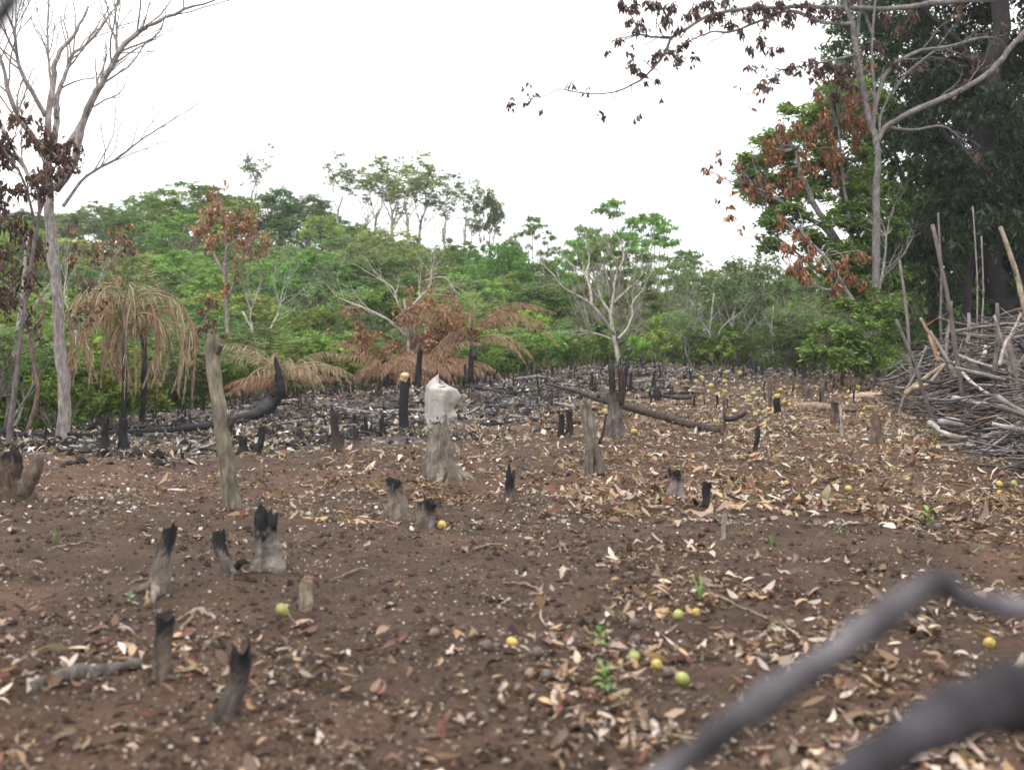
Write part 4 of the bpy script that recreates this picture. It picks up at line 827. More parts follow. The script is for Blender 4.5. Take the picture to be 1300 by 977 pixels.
limb_tree('rusty_leaved_tree', 'small tree with rust brown withered crown left of centre', [([(292, 505, 0), (290, 450, 0), (288, 400, 0), (286, 340, 0), (290, 300, 0)], 7, 4), ([(288, 380, 0), (306, 340, .2), (318, 310, .3)], 4, 2), ([(287, 350, 0), (270, 320, .2), (262, 295, .3)], 4, 2), ([(288, 320, 0), (284, 290, 0), (278, 268, 0)], 3, 2)], 36, (.20, .165, .16),
    twig=dict(n=5, L=.6, r=.016, up=.05), leafy=dict(pal=OR, p=.2, N=8, L=.13, R=(.2, .2, .35), droop=1.2),
    crowns=[(x, y, d, 8, 13, 100, .15, OR, 1.3, 'd') for x, y, d in ((258, 292, 0), (270, 282, .5), (284, 290, 0), (296, 284, .4), (308, 290, 0), (320, 296, .3), (332, 304, 0), (340, 318, .2), (326, 322, .5), (310, 312, .6), (292, 308, 0), (276, 306, -.4), (262, 310, 0), (272, 270, 0), (316, 276, 0), (300, 330, 0), (338, 300, .2), (252, 300, .2), (298, 352, 0), (286, 368, 0))])
limb_tree('withered_sapling', 'thin sapling with maroon dead leaves beside the tall cut stem', [([(243, 522, 0), (244, 480, 0), (240, 440, 0), (238, 410, 0)], 4, 2), ([(242, 450, 0), (256, 420, .1), (262, 400, .2)], 3, 1.5)], 30, (.18, .14, .13), twig=dict(n=4, L=.4, r=.010), leafy=dict(pal=MA + BR[:1], p=.4, N=6, L=.12, droop=1.),
    crowns=[(236, 440, 0, 9, 14, 36, .16, MA, 1., 'd'), (250, 425, 0, 9, 14, 36, .16, MA, 1., 'd'), (240, 465, 0, 9, 12, 30, .16, MA, 1., 'd'), (256, 450, 0, 7, 10, 20, .16, MA, 1., 'd')])
WH = (.31, .28, .25)
limb_tree('bare_pale_tree', 'bare pale tree with spreading white limbs on the crest in the centre', [
    ([(788, 476, 0), (784, 450, 0), (779, 425, 0), (776, 400, 0), (778, 380, 0), (783, 348, 0), (792, 328, 0), (788, 308, 0), (776, 290, 0)], 7, 2),
    ([(780, 425, 0), (766, 405, -.3), (750, 386, -.5), (735, 376, -.6), (714, 364, -.8), (702, 348, -.9)], 5, 1.6), ([(752, 388, -.4), (748, 362, -.2), (742, 348, 0), (728, 338, 0), (715, 326, .2)], 4, 1.5),
    ([(785, 430, 0), (796, 418, .3), (803, 400, .4), (803, 385, .5), (816, 368, .6), (822, 355, .6)], 4.5, 1.5), ([(777, 400, 0), (764, 380, .3), (758, 360, .4)], 4, 1.5), ([(778, 385, 0), (792, 372, .5), (806, 360, .6)], 4, 1.5), ([(744, 350, 0), (748, 330, .2), (744, 312, .3)], 3.5, 1.5), ([(786, 345, 0), (778, 325, -.2), (772, 312, -.3)], 3.5, 1.5),
    ([(784, 434, 0), (760, 424, .4), (738, 420, .6)], 3, 1.2)], 43, WH, twig=dict(n=5, L=1.1, r=.012, lvl=2))
limb_tree('bare_white_tree', 'bare whitish tree with orange scorched trunk behind the sacked stump', [
    ([(523, 490, 0), (520, 455, 0), (518, 430, 0), (516, 400, 0), (513, 380, 0)], 6, 3.5), ([(519, 430, 0), (495, 408, -.3), (470, 394, -.5), (450, 386, -.6), (430, 378, -.7)], 4.5, 1.5), ([(517, 395, 0), (533, 378, .2), (545, 364, .3), (548, 350, .3)], 4.5, 2), ([(540, 356, .3), (562, 352, .4), (575, 366, .5), (582, 385, .6)], 3, 1.2),
    ([(524, 470, .2), (526, 440, .2), (527, 405, .2), (532, 385, .3)], 4, 2), ([(516, 405, 0), (505, 385, -.2), (498, 365, -.2), (478, 352, -.3)], 3.5, 1.2)], 37, (.34, .30, .27), twig=dict(n=6, L=1.2, r=.014, lvl=2))
limb_tree('bare_white_tree', 'pale many stemmed bare tree above the low palm', [([(334, 505, 0), (330, 455, 0), (320, 420, 0), (308, 395, 0)], 5, 2.5), ([(331, 460, 0), (340, 425, .2), (352, 400, .3), (356, 385, .3)], 4, 2), ([(322, 425, 0), (318, 400, 0), (324, 380, 0)], 3, 1.5)], 36, (.33, .32, .29), twig=dict(n=7, L=1.3, r=.014, lvl=2), leafy=dict(pal=G4, p=.3, N=6, L=.18, droop=.1), crownmat=M_LEAF)
for i, (px, t, w) in enumerate(((905, 372, 4), (935, 395, 3), (968, 360, 5), (985, 388, 3), (1012, 402, 4), (882, 385, 3), (1045, 392, 4))):
    limb_tree('pale_slender_tree', 'pale slender stem number'.replace(' number', '') + (' with sparse top behind the crest, %s' % ('left of the tallest black stub', 'touching the tallest black stub', 'above the two headed stub', 'second right of the two headed stub', 'in front of the broad green bush', 'leftmost beside the feathery pale tree', 'rightmost next to the rusty tree')[i]),
        [([(px, 466, 0), (px + random.uniform(-6, 6), (466 + t) / 2, 0), (px + random.uniform(-10, 10), t, 0)], w, 2), ([(px, 440, 0), (px + random.uniform(12, 22), 415, .3), (px + random.uniform(18, 34), 398, .4)], 3, 1.2), ([(px, 430, 0), (px - random.uniform(8, 16), 405, .3), (px - random.uniform(14, 26), 385, .4)], 3, 1.2)],
        49 + i % 3, (.27, .26, .25), twig=dict(n=6, L=1.5, r=.014, lvl=2, up=.1), leafy=dict(pal=G4, p=.5, N=7, L=.17, droop=.1), crownmat=M_LEAF)

# ------------------------------------------------------------------ palms
def frond(L, az, el, sag, pal, hang=.9, nl=34, wl=.34):
    mb = MB(); m = 16; t = np.linspace(0, 1, m); a = el - sag * (t ** .85 if sag < 2.7 else np.clip((t - .08) / .5, 0, 1) ** .8); ds = L / (m - 1)
    h = np.concatenate([[0], np.cumsum(np.cos(a[:-1]) * ds)]); z = np.concatenate([[0], np.cumsum(np.sin(a[:-1]) * ds)])
    pts = np.stack([h * math.cos(az), h * math.sin(az), z], 1); tube(mb, pts, np.linspace(.022, .005, m), 4, np.array(pal[0]) * .9, False)
    tt = np.repeat(np.linspace(.18, .99, nl), 2); s = np.tile([-1, 1], nl); N = len(tt)
    b = np.stack([np.interp(tt, t, pts[:, q]) for q in range(3)], 1); tg = unit(np.stack([np.interp(tt, t, np.gradient(pts[:, q])) for q in range(3)], 1))
    sd_ = unit(np.cross(tg, [0, 0, 1.])) * s[:, None]; l = wl * np.sin(PI * (tt * .8 + .15))[:, None] * rng.uniform(.7, 1.15, (N, 1))
    d = unit(sd_ * (1.05 - hang) + tg * .45 + np.array([0, 0, -1]) * hang * rng.uniform(.6, 1.2, (N, 1)) + rng.normal(0, .22, (N, 3))); w = unit(np.cross(d, sd_ + rng.normal(0, .4, (N, 3)))) * .011
    mid = b + d * l * .5 + sd_ * l * .08; e = b + d * l - np.array([0, 0, 1]) * l * .12 * hang
    V = np.stack([b - w * .5, b + w * .5, mid + w, mid - w, e - w * .2, e + w * .2], 1).reshape(-1, 3)
    q = np.array([[0, 1, 2, 3], [3, 2, 5, 4]]); mb.add(V, (q[None] + (np.arange(N) * 6)[:, None, None]).reshape(-1, 4), None, np.repeat(pick(pal, N, .15), 6, 0)); return mb
TAN = [(.33, .255, .175), (.27, .20, .135), (.40, .32, .23), (.22, .165, .11)]; PINK = [(.29, .17, .12), (.23, .13, .09), (.33, .21, .15)]
def palm(label, px, py, Y, crown_py, wt, fronds, trunk=True, lean=0):
    X = (px - CX) / FP * Y; b = np.array([X, Y, gz(X, Y)]); root = empty('withered_palm', tuple(b), label, 'palm'); c = P(px + lean, crown_py, Y) - b; k = px2m(Y)
    mb = MB(); tube(mb, spline([(0, 0, -.1), c * .5 + (wt * k * .2, 0, 0), c], 16), np.linspace(wt * 1.15, wt * .9, 16) * .5 * k, 9, [np.array(BLACK) * (1 + 2.2 * (q > 9)) for q in range(16)], True, .22); mb.obj('trunk', M_CHAR, root)
    for (L, az, el, sag, pal, hang) in fronds:
        o = frond(L, math.radians(az), math.radians(el), math.radians(sag), pal, hang).obj('frond', M_DRY if pal is not G2 else M_LEAF, root, loc=tuple(c))
    return root
def pair_fronds(k):
    f = [(random.uniform(2.6, 4.0), i * 36 + k + random.uniform(-14, 14), random.uniform(74, 86), random.uniform(160, 178), random.choice([TAN, TAN, PINK]), 1.) for i in range(9)]
    f += [(random.uniform(1.9, 2.4), i * 36 + k + random.uniform(-16, 16), random.uniform(40, 65), random.uniform(156, 168), random.choice([TAN, TAN, PINK]), 1.05) for i in range(7)]
    return f + [(random.uniform(1.3, 1.8), random.uniform(0, 360), random.uniform(74, 86), 25, G4 + TAN, .3) for i in range(4)]
palm('drooping dead palm with thin black trunk, left one of the pair', 156, 538, 22.3, 418, 6, pair_fronds(5), lean=2)
palm('drooping dead palm with wide tan fronds, right one of the pair', 180, 536, 23.1, 430, 7, pair_fronds(22), lean=3)
F3 = [(random.uniform(2.2, 2.8), i * 27 + random.uniform(-12, 12), random.uniform(40, 80), random.uniform(75, 135), TAN, .8) for i in range(14)] + [(1.7, random.uniform(0, 360), random.uniform(5, 30), random.uniform(50, 80), PINK, .9) for i in range(9)] + [(2.4, 250, 84, 12, G2, .15), (2.2, 100, 86, 12, G2, .15)]
palm('low brown palm with one fresh green spear behind the curved trunk', 360, 508, 30.5, 486, 10, F3)
F4 = [(3.5, az, min(84, el + 6), sg * 1.05, PINK, .85) for az, el, sg in ((175, 70, 100), (150, 62, 105), (185, 82, 60), (200, 66, 115), (5, 66, 100), (20, 74, 110), (-20, 58, 110), (0, 50, 110), (90, 70, 90), (270, 66, 120), (230, 60, 110), (320, 62, 115))] + [(2.6, random.uniform(0, 360), random.uniform(5, 40), random.uniform(70, 100), TAN + PINK, .9) for i in range(8)] + [(1.9, 90, 84, 14, G2, .2), (1.7, 250, 80, 16, G2, .2)]
palm('tall arching palm with reddish withered fronds in the centre', 600, 488, 37.5, 434, 9, F4)
# the brown thicket of low withered fronds and bushes left of it
for i, (px, Y, lb) in enumerate(((490, 35., 'leftmost clump of withered fronds below the scorched white tree'), (530, 35.6, 'middle clump of withered fronds beside the scorched white trunk'), (562, 36.6, 'clump of withered fronds left of the arching palm'))):
    palm(lb, px, 490, Y, 478, 8, [(2.2 + random.uniform(-.4, .5), random.uniform(0, 360), random.uniform(25, 72), random.uniform(75, 125), PINK + TAN[:1], .85) for _ in range(24)])
limb_tree('withered_bush', 'rust brown withered bush of fine twigs behind the yellow topped post', [([(505, 488, 0), (500, 465, 0), (490, 445, 0)], 4, 2), ([(505, 485, 0), (520, 455, 0), (535, 435, 0)], 4, 2), ([(505, 485, .3), (540, 470, .3), (560, 440, .3)], 4, 2), ([(505, 486, .3), (480, 468, .3), (472, 445, .3)], 4, 2)], 36.8, (.20, .13, .10), twig=dict(n=10, L=1.1, r=.012, lvl=2),
    leafy=dict(pal=PINK + BR[:2], p=.6, N=9, L=.14, R=(.25, .25, .25), droop=.5), crowns=[(x, y, .3, 16, 13, 110, .14, PINK + BR[:2], .6, 'd') for x, y in ((478, 455), (500, 440), (525, 432), (548, 432), (565, 445), (490, 470), (545, 462), (516, 455), (572, 462))])

# ------------------------------------------------------------------ the big trees at the right
NW = []
RB = (.13, .118, .116)
hang = [(x, y, d, rx * 1.15, rz * 1.1, int(n_ * 3.4), .19, MA, 1.3, 'd') for x, y, d, rx, rz, n_ in (
    (790, 8, -.5, 5, 10, 12), (846, 30, -.3, 7, 12, 16), (882, 18, 0, 7, 12, 16), (898, 24, 0, 7, 12, 14), (914, 26, 0, 7, 12, 16), (928, 30, 0, 7, 10, 12), (950, 22, 0, 8, 12, 16), (968, 12, 0, 8, 12, 16), (992, 8, 0, 8, 10, 14), (1008, 22, 0, 8, 12, 14), (1028, 24, 0, 9, 12, 14), (1050, 10, 0, 9, 12, 16), (1066, 24, 0, 8, 12, 14), (1076, 6, 0, 8, 10, 14), (1036, 92, 0, 9, 10, 16), (1048, 84, 0, 9, 8, 16), (1074, 112, .3, 9, 12, 16), (1064, 124, .3, 9, 12, 14), (1082, 96, .3, 9, 12, 16), (1126, 30, .4, 9, 12, 12), (1146, 44, .4, 9, 12, 12), (1120, 64, .4, 9, 12, 12), (1160, 24, .4, 9, 12, 12), (1138, 84, .5, 8, 10, 10), (1060, 100, 0, 10, 10, 18), (1070, 88, 0, 9, 10, 14), (1030, 80, 0, 7, 7, 12), (806, 12, -.5, 7, 17, 22), (815, 36, -.5, 7, 12, 18), (798, 28, -.4, 4, 7, 8), (824, 6, -.3, 6, 12, 14), (838, 10, -.3, 6, 12, 14), (852, 20, -.2, 8, 15, 24), (862, 40, -.2, 5, 8, 8), (785, 54, -.5, 5, 9, 9), (805, 85, -.3, 6, 8, 14), (812, 94, -.3, 4, 5, 6), (831, 74, 0, 5, 8, 9), (838, 68, 0, 5, 6, 8),
    (853, 68, 0, 5, 7, 8), (864, 78, 0, 4, 7, 7), (836, 104, 0, 3, 5, 5), (821, 106, 0, 2, 4, 4), (873, 52, 0, 3, 5, 5), (874, 22, 0, 5, 12, 12), (890, 6, 0, 8, 8, 14), (906, 8, 0, 8, 9, 16), (920, 4, 0, 9, 8, 16), (936, 14, 0, 7, 9, 12), (943, 40, 0, 6, 7, 10), (958, 8, 0, 8, 8, 14), (965, 60, 0, 8, 14, 28), (952, 64, 0, 5, 7, 10),
    (978, 66, 0, 4, 6, 7), (990, 62, 0, 3, 6, 6), (950, 84, 0, 3, 4, 4), (983, 102, 0, 5, 4, 6), (966, 110, 0, 3, 7, 6), (1003, 88, 0, 9, 7, 16), (1014, 92, 0, 5, 8, 8), (984, 22, 0, 8, 10, 14), (1000, 30, 0, 8, 10, 12), (1020, 8, 0, 10, 8, 14), (1040, 20, 0, 10, 8, 12), (970, 30, 0, 6, 8, 9), (770, 66, -.5, 2, 4, 3), (726, 106, -.6, 1.5, 2, 2), (840, 126, 0, 1, 2, 2))]
limb_tree('bare_limbed_tree', 'tall grey forked tree whose leafless boughs reach over the right of the field', [
    ([(1113, 470, 0), (1112, 360, 0), (1113, 260, 0), (1115, 205, 0), (1112, 178, 0), (1104, 150, 0), (1098, 125, 0), (1092, 90, 0), (1085, 50, 0), (1080, 25, 0), (1062, -20, 0)], 11, 6),
    ([(1114, 180, 0), (1124, 162, 0), (1150, 146, -.3), (1190, 128, -.5), (1225, 112, -.6), (1260, 88, -.8), (1290, 52, -.9), (1320, 20, -1)], 7, 6.5),
    ([(1108, 160, 0), (1112, 132, .3), (1122, 100, .4), (1140, 78, .5), (1170, 64, .6), (1200, 60, .7), (1238, 50, .8)], 6, 4), ([(1116, 175, 0), (1120, 140, .5), (1150, 95, .7), (1185, 66, .9)], 4, 3),
    ([(1096, 110, 0), (1086, 80, .1), (1090, 30, .2), (1094, -20, .3)], 6, 5), ([(1109, 170, 0), (1110, 120, -.2), (1107, 60, -.3), (1112, -10, -.3)], 4, 3),
    ([(1340, -6, -1), (1260, -2, -.8), (1190, 4, -.6), (1130, 12, -.3), (1085, 10, 0), (1040, 9, 0), (985, 10, 0), (940, 12, 0), (900, 20, 0), (872, 36, 0), (850, 48, 0), (832, 47, 0), (812, 44, 0)], 9, 2.5),
    ([(1085, 30, 0), (1060, 30, 0), (1040, 27, 0), (1000, 14, 0), (960, 29, 0), (925, 41, 0), (905, 40, 0), (880, 50, 0)], 6, 2), ([(852, 48, 0), (840, 74, 0), (818, 98, 0), (805, 106, 0), (780, 117, 0), (744, 119, 0), (712, 113, 0), (700, 118, 0)], 3.5, 1.2),
    ([(1084, 70, 0), (1060, 76, 0), (1030, 82, 0), (1000, 88, 0)], 4, 1.5), ([(1125, 162, 0), (1160, 165, .3), (1195, 160, .4), (1220, 175, .5)], 4, 2)],
    31.5, RB, twig=dict(n=5, L=.9, r=.022, lvl=2, up=-.02, lift=0), leafy=dict(pal=MA, p=.10, N=6, L=.18, R=(.18, .18, .30), droop=1.1), crowns=hang)

def px_crown(spec): return spec
cr = []
for i in range(74):     # green shell and rusty face of the tree behind
    a = random.uniform(0, 1); x = random.uniform(950, 1120); top = np.interp(x, [930, 950, 1000, 1050, 1120], [225, 205, 140, 108, 95]); y = random.uniform(top + 8, 262)
    cr.append((x, y, random.uniform(.6, 2.5), 19, 14, 330, .17, G2, 0., 'g'))
for i in range(42):
    x = random.uniform(965, 1105); top = np.interp(x, [950, 1000, 1050, 1110], [190, 150, 92, 84]); y = random.uniform(top + 14, min(250, top + 120)); cr.append((x, y, random.uniform(-1.6, .6), 9, 15, 100, .15, BR, 1.3, 'd'))
for x, y in ((946, 232), (940, 214), (955, 240), (1060, 90), (1045, 86), (1075, 96), (1052, 104), (1032, 100)): cr.append((x, y, 0, 9, 9, 60, .14, BR[:2] + MA, 1.3, 'd'))
limb_tree('rusty_leaved_tree', 'spreading tree with light green top and hanging rusty leaves at the right', [
    ([(1108, 470, 0), (1100, 400, 0), (1082, 340, 0), (1060, 300, 0), (1040, 270, 0), (1020, 230, 0), (1010, 190, 0)], 15, 5), ([(1062, 305, 0), (1040, 285, 0), (1010, 268, 0), (980, 250, 0), (955, 236, 0), (942, 232, 0)], 8, 2), ([(1082, 345, 0), (1080, 290, .5), (1070, 230, .6), (1065, 160, .6)], 8, 3), ([(1098, 395, 0), (1070, 360, -.3), (1040, 345, -.4), (1010, 320, -.5), (985, 300, -.6)], 7, 2)],
    34, (.18, .17, .165), twig=dict(n=7, L=1.6, r=.024, lvl=2), leafy=dict(pal=BR, p=.12, N=8, L=.18, droop=1.), crowns=cr)
cr = []
for i in range(46):
    x = random.uniform(975, 1140); y = random.uniform(np.interp(x, [970, 1000, 1140], [285, 262, 260]), np.interp(x, [970, 1040, 1140], [310, 385, 400])); cr.append((x, y, random.uniform(.3, 2.), 17, 12, 260, .16, G1 + G2[:1] + G3[:1], 0., 'g'))
for i in range(24):
    x = random.uniform(985, 1100); y = np.interp(x, [980, 1040, 1100], [300, 350, 350]) + random.uniform(-30, 34); cr.append((x, y, random.uniform(-1.2, .3), 7, 13, 70, .15, BR, 1.3, 'd'))
limb_tree('mixed_leaved_tree', 'lower tree with green and rusty leaves beneath the spreading one', [
    ([(1120, 470, 0), (1105, 420, 0), (1075, 370, 0), (1050, 330, 0), (1020, 300, 0)], 10, 3), ([(1075, 370, 0), (1040, 365, .2), (1015, 350, .2)], 5, 2), ([(1100, 410, 0), (1120, 350, .2), (1125, 300, .3)], 6, 2)], 32, (.22, .205, .20), twig=dict(n=6, L=1.3, r=.016, lvl=2), crowns=cr)
cr = []
for i in range(44):
    x = random.uniform(1030, 1145); y = random.uniform(np.interp(x, [1030, 1080, 1140], [420, 372, 378]), 478); cr.append((x, y, random.uniform(-1, 1), 14, 11, 170, .16, G1 + G2[:2], .1, 'g'))
limb_tree('leafy_bush', 'dense fresh green bush between the field and the brush pile', [([(1095, 484, 0), (1090, 440, 0), (1078, 400, 0)], 5, 2), ([(1095, 480, 0), (1110, 430, .2), (1120, 395, .2)], 4, 2), ([(1095, 480, 0), (1060, 440, .2), (1050, 420, .2)], 4, 2)], 30.5, (.15, .12, .10), cat='bush', twig=dict(n=5, L=.8, r=.012), crowns=cr)
# dark canopy: three big trees side by side, leaves reaching over the pile, crowns extended unseen past the frame to add shade
def dark_tree(label, Y0, trunk, w0, w1, limbs, ranges, L, pal, n_, size, aspect=.3, droop=.7):
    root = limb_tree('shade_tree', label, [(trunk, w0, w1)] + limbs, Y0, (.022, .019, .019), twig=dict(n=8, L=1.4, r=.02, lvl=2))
    b = np.array(root.location); mb = MB(); k = px2m(Y0)
    for (x0, x1, y0, y1, d0, d1, cnt) in ranges:
        for _ in range(cnt):
            x, y, d = random.uniform(x0, x1), random.uniform(y0, y1), random.uniform(d0, d1); c = P(x, y, Y0 + d) - b
            if c[2] < .6: continue
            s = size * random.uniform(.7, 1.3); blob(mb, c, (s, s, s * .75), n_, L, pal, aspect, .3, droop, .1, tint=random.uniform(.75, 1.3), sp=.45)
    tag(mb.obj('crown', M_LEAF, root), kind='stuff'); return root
dark_tree('huge dark trunked tree filling the right edge above the brush pile', 34, [(1292, 520, 0), (1278, 440, 0), (1262, 360, 0), (1252, 280, 0), (1248, 200, 0), (1256, 110, 0), (1270, 20, 0), (1275, -120, 0)], 46, 18,
    [([(1262, 250, 0), (1230, 200, 1), (1190, 160, 1.5), (1160, 120, 2)], 16, 5), ([(1280, 400, 0), (1310, 300, .5), (1320, 200, .8), (1310, 80, 1.)], 30, 12), ([(1256, 120, 0), (1220, 60, -1), (1180, 20, -1.5), (1150, -30, -2)], 16, 5)],
    [(1150, 1330, -160, 30, .5, 4.5, 110), (1165, 1330, 50, 340, 1., 5, 170), (1200, 1330, 120, 330, -2.2, -.6, 26), (1320, 1560, -200, 360, -3, 4, 90), (1230, 1320, 330, 420, .6, 3, 24)], .27, [(a * .36, b * .38, c * .38) for a, b, c in GB + G3 * 2], 150, .9)  # leaf greens scaled down: the canopy's deep shade is put into the colour
dark_tree('dark leafy tree behind the forked grey tree at the right', 39, [(1190, 500, 0), (1185, 400, 0), (1178, 300, 0), (1182, 200, 0), (1175, 80, 0), (1170, -60, 0)], 14, 7,
    [([(1180, 300, 0), (1150, 240, .3), (1130, 180, .5)], 8, 3), ([(1183, 220, 0), (1215, 150, .3), (1230, 90, .5)], 8, 3)],
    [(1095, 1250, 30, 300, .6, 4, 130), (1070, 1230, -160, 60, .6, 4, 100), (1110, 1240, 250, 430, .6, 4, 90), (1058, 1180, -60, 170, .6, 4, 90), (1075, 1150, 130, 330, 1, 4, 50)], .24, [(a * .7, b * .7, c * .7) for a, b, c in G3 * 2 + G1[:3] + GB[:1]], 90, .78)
dark_tree('shadowy tree standing behind the brush pile', 33, [(1230, 500, 0), (1226, 400, 0), (1235, 300, 0), (1240, 200, 0)], 14, 7, [([(1228, 380, 0), (1205, 330, .3), (1180, 300, .5)], 7, 3)],
    [(1140, 1330, 300, 480, .5, 4, 70), (1150, 1330, 200, 330, .5, 4, 36), (1330, 1560, 200, 490, 0, 5, 60)], .2, [(a * .5, b * .52, c * .5) for a, b, c in G3 + G1[:1]], 90, .55)  # greens darkened here too, to stand for shade behind the pile
for i, (x0, y0, x1, y1, Y, w, c, lb) in enumerate((
    (1232, 540, 1184, 285, 17.2, 7, (.13, .11, .10), 'tall slanting grey stake rising out of the brush pile'), (1193, 546, 1137, 405, 17.6, 6, (.13, .11, .10), 'crooked stake leaning left at the front of the brush pile'),
    (1186, 440, 1169, 404, 20.3, 6, (.28, .18, .11), 'short stake with an orange broken end in the brush pile'), (1203, 430, 1208, 383, 20, 5, (.17, .15, .14), 'stub of a grey stake at the top of the brush pile'),
    (1229, 440, 1230, 398, 20, 6, (.19, .165, .15), 'short forked grey stake at the top of the brush pile'), (1243, 430, 1235, 262, 21.5, 2.5, (.20, .18, .16), 'thin pale vertical stem left of its twin behind the pile'), (1248, 430, 1246, 300, 21.5, 2.5, (.22, .19, .17), 'thin pale vertical stem right of its twin behind the pile'),
    (1264, 480, 1266, 385, 17, 7, (.12, .10, .09), 'dark upright stake before the big trunk'), (1304, 395, 1270, 288, 15.5, 8, (.25, .205, .15), 'bare pale tan pole leaning at the right edge'), (1300, 520, 1278, 428, 15.5, 10, (.15, .125, .115), 'thick grey stake leaning at the right edge'),
    (1290, 500, 1262, 400, 15.9, 5, (.20, .17, .16), 'thin bent stake between the dark stake and the thick grey one'), (1276, 440, 1296, 398, 15.3, 5, (.33, .28, .25), 'short stake slanting right before the big trunk'),
    (1158, 470, 1142, 330, 21.5, 5, (.17, .14, .13), 'dim thin stem behind the left end of the brush pile'), (1196, 420, 1191, 270, 22, 3.5, (.15, .13, .12), 'slim straight sapling stem left of the tall slanting stake'), (1150, 500, 1176, 440, 21, 4, (.20, .18, .16), 'short bare stick slanting right at the left end of the brush pile'),
    (1216, 480, 1180, 420, 18, 6, (.24, .20, .18), 'stake slanting left in the middle of the brush pile'))):
    a, b = P(x0, y0, Y), P(x1, y1, Y + .4); g = gz(a[0], a[1]);
    
    a = a + (a - b) * min(.35, max(0, (a[2] - g) / max(.1, b[2] - a[2])))
    root = empty('wooden_stake' if w > 3.5 else 'sapling_stem', tuple(a), lb, 'stake' if w > 3.5 else 'stem'); mb = MB(); d = b - a; o = unit(np.cross(d, (0, 1, 0))) * min(1., np.linalg.norm(d) * .5)
    c = tuple(q * .72 for q in c); tube(mb, spline([(0, 0, -.1), d * .3 + o * .025, d * .6 - o * .02, d], 18), np.linspace(w, w * .7, 18) * .5 * px2m(Y), 8, c, True, .14); mb.obj('stem', M_WOOD, root)
    mb = MB(); p = d * .55; tube(mb, [p, p + (random.uniform(-.2, .2), -.05, .15), p + (random.uniform(-.3, .3), -.08, .36)], [w * .2 * px2m(Y), .008, .004], 5, c); mb.obj('side_twig', M_WOOD, root)

# ------------------------------------------------------------------ the brush pile
PA, PB = np.array([5.5, 11.2]), np.array([8.25, 24.5])          # its edge along the field, near end to far end
def pile_h(s, t):
    """height at distance s along (0..1) and depth t (metres in from the edge)"""
    return (1.05 + .8 * sst(np.array(s), .15, .8) - .1 * s) * (1 - math.exp(-max(t, 0) / .75)) * (1 if t < 3.6 else max(0, 1 - (t - 3.6)))
ax = unit(np.append(PB - PA, 0)); nx_ = np.array([ax[1], -ax[0], 0])
PC = [(.19, .17, .165), (.24, .215, .205), (.13, .112, .105), (.30, .275, .265), (.16, .135, .12), (.09, .075, .068), (.20, .15, .115)]
def pile_stick(s, t, f, yaw, L, r, col, bendy, label, group):
    e = PA + (PB - PA) * s; p = np.array([e[0], e[1], 0]) + nx_ * t; z = gz(p[0], p[1]) + max(r, pile_h(s, t) * f)
    d0 = np.array([math.cos(yaw), math.sin(yaw), 0]); pts = []; m = 16; off = random.gauss(0, 1) * bendy; off2 = random.gauss(0, 1) * bendy * 1.6; tilt = random.gauss(0, .2); ph = random.uniform(0, 6)
    for q in np.linspace(-.5, .5, m):
        w = p + d0 * L * q + np.array([-d0[1], d0[0], 0]) * (off * (q * q - .1) * L + .06 * math.sin(q * 9 + ph) * bendy * L)
        tt = (w - np.array([*PA, 0])) @ nx_; ss = ((w - np.array([*PA, 0])) @ ax) / np.linalg.norm(PB - PA)
        zz = gz(w[0], w[1]) + max(r, pile_h(min(1, max(0, ss)), tt) * f); w[2] = .7 * (z + off2 * (q * q - .08) * L + tilt * q * L) + .3 * zz; w[2] = max(w[2], gz(w[0], w[1]) + r * .8); pts.append(w)
    pts = np.array(pts); b = pts[0].copy(); mb = MB(); tube(mb, spline(pts - b, 20), np.linspace(r, r * .55, 20), 7, col, True, .13)
    for _f in range(random.choice([0, 1, 1, 2])):
        i = random.randint(5, 12); q = pts[i] - b; v = unit(pts[i + 1] - pts[i]); sdv = unit(np.cross(v, rng.normal(size=3))); l = random.uniform(.2, .7); tube(mb, [q, q + v * l * .5 + sdv * l * .3, q + v * l + sdv * l * .5], [r * .6, r * .45, r * .25], 5, col)
    return tag(mb.obj('cut_branch', M_WOOD, None, loc=tuple(b)), label, 'branch', group)
for i in range(290):
    s = random.random() ** .85; t = abs(random.gauss(0, 1.4)) * .9 + .1; f = random.uniform(.15, 1.12) if t < 1.5 else random.uniform(.7, 1.12); thin = random.random() < .35
    yaw = random.choice([math.radians(random.gauss(165, 24)), math.radians(random.gauss(115, 35)), math.radians(random.gauss(200, 28)), random.uniform(0, 6.28)])
    L_ = random.uniform(1., 2.8); t += L_ * .30 * abs(math.cos(yaw)) * (1 if t < 1.2 else .3)
    col = np.array(random.choice(PC)) * random.choice([random.uniform(.3, .6), random.uniform(.45, 1.)]); r = random.uniform(.009, .017) if thin else random.choice([random.uniform(.018, .034), random.uniform(.03, .055)])
    zone = 'near' if s < .35 else ('middle' if s < .7 else 'far'); th = 'thin' if thin else 'thick'; tone = 'pale grey' if col.mean() > .14 else 'brown grey'
    pile_stick(s, t, f, yaw, L_, r, col, random.uniform(.12, .5), '%s %s branch lying in the %s part of the brush pile' % (th, tone, zone), '%s %s branches in the %s part of the brush pile' % (th, tone, zone))
def branch_px(label, pts, w, col):
    q = [P(*p) for p in pts]; b = q[0].copy(); k = px2m(pts[0][2]); mb = MB(); tube(mb, spline(np.array(q) - b, 30), np.linspace(w, w * .6, 30) * .5 * k, 9, col, True, .1)
    return tag(mb.obj('cut_branch', M_WOOD, None, loc=tuple(b)), label, 'branch')
branch_px('long curved pale branch sagging along the foot of the brush pile', [(1180, 536, 16.6), (1205, 552, 15.8), (1240, 556, 15.2), (1275, 545, 14.8), (1310, 530, 14.4)], 7, (.27, .25, .24))
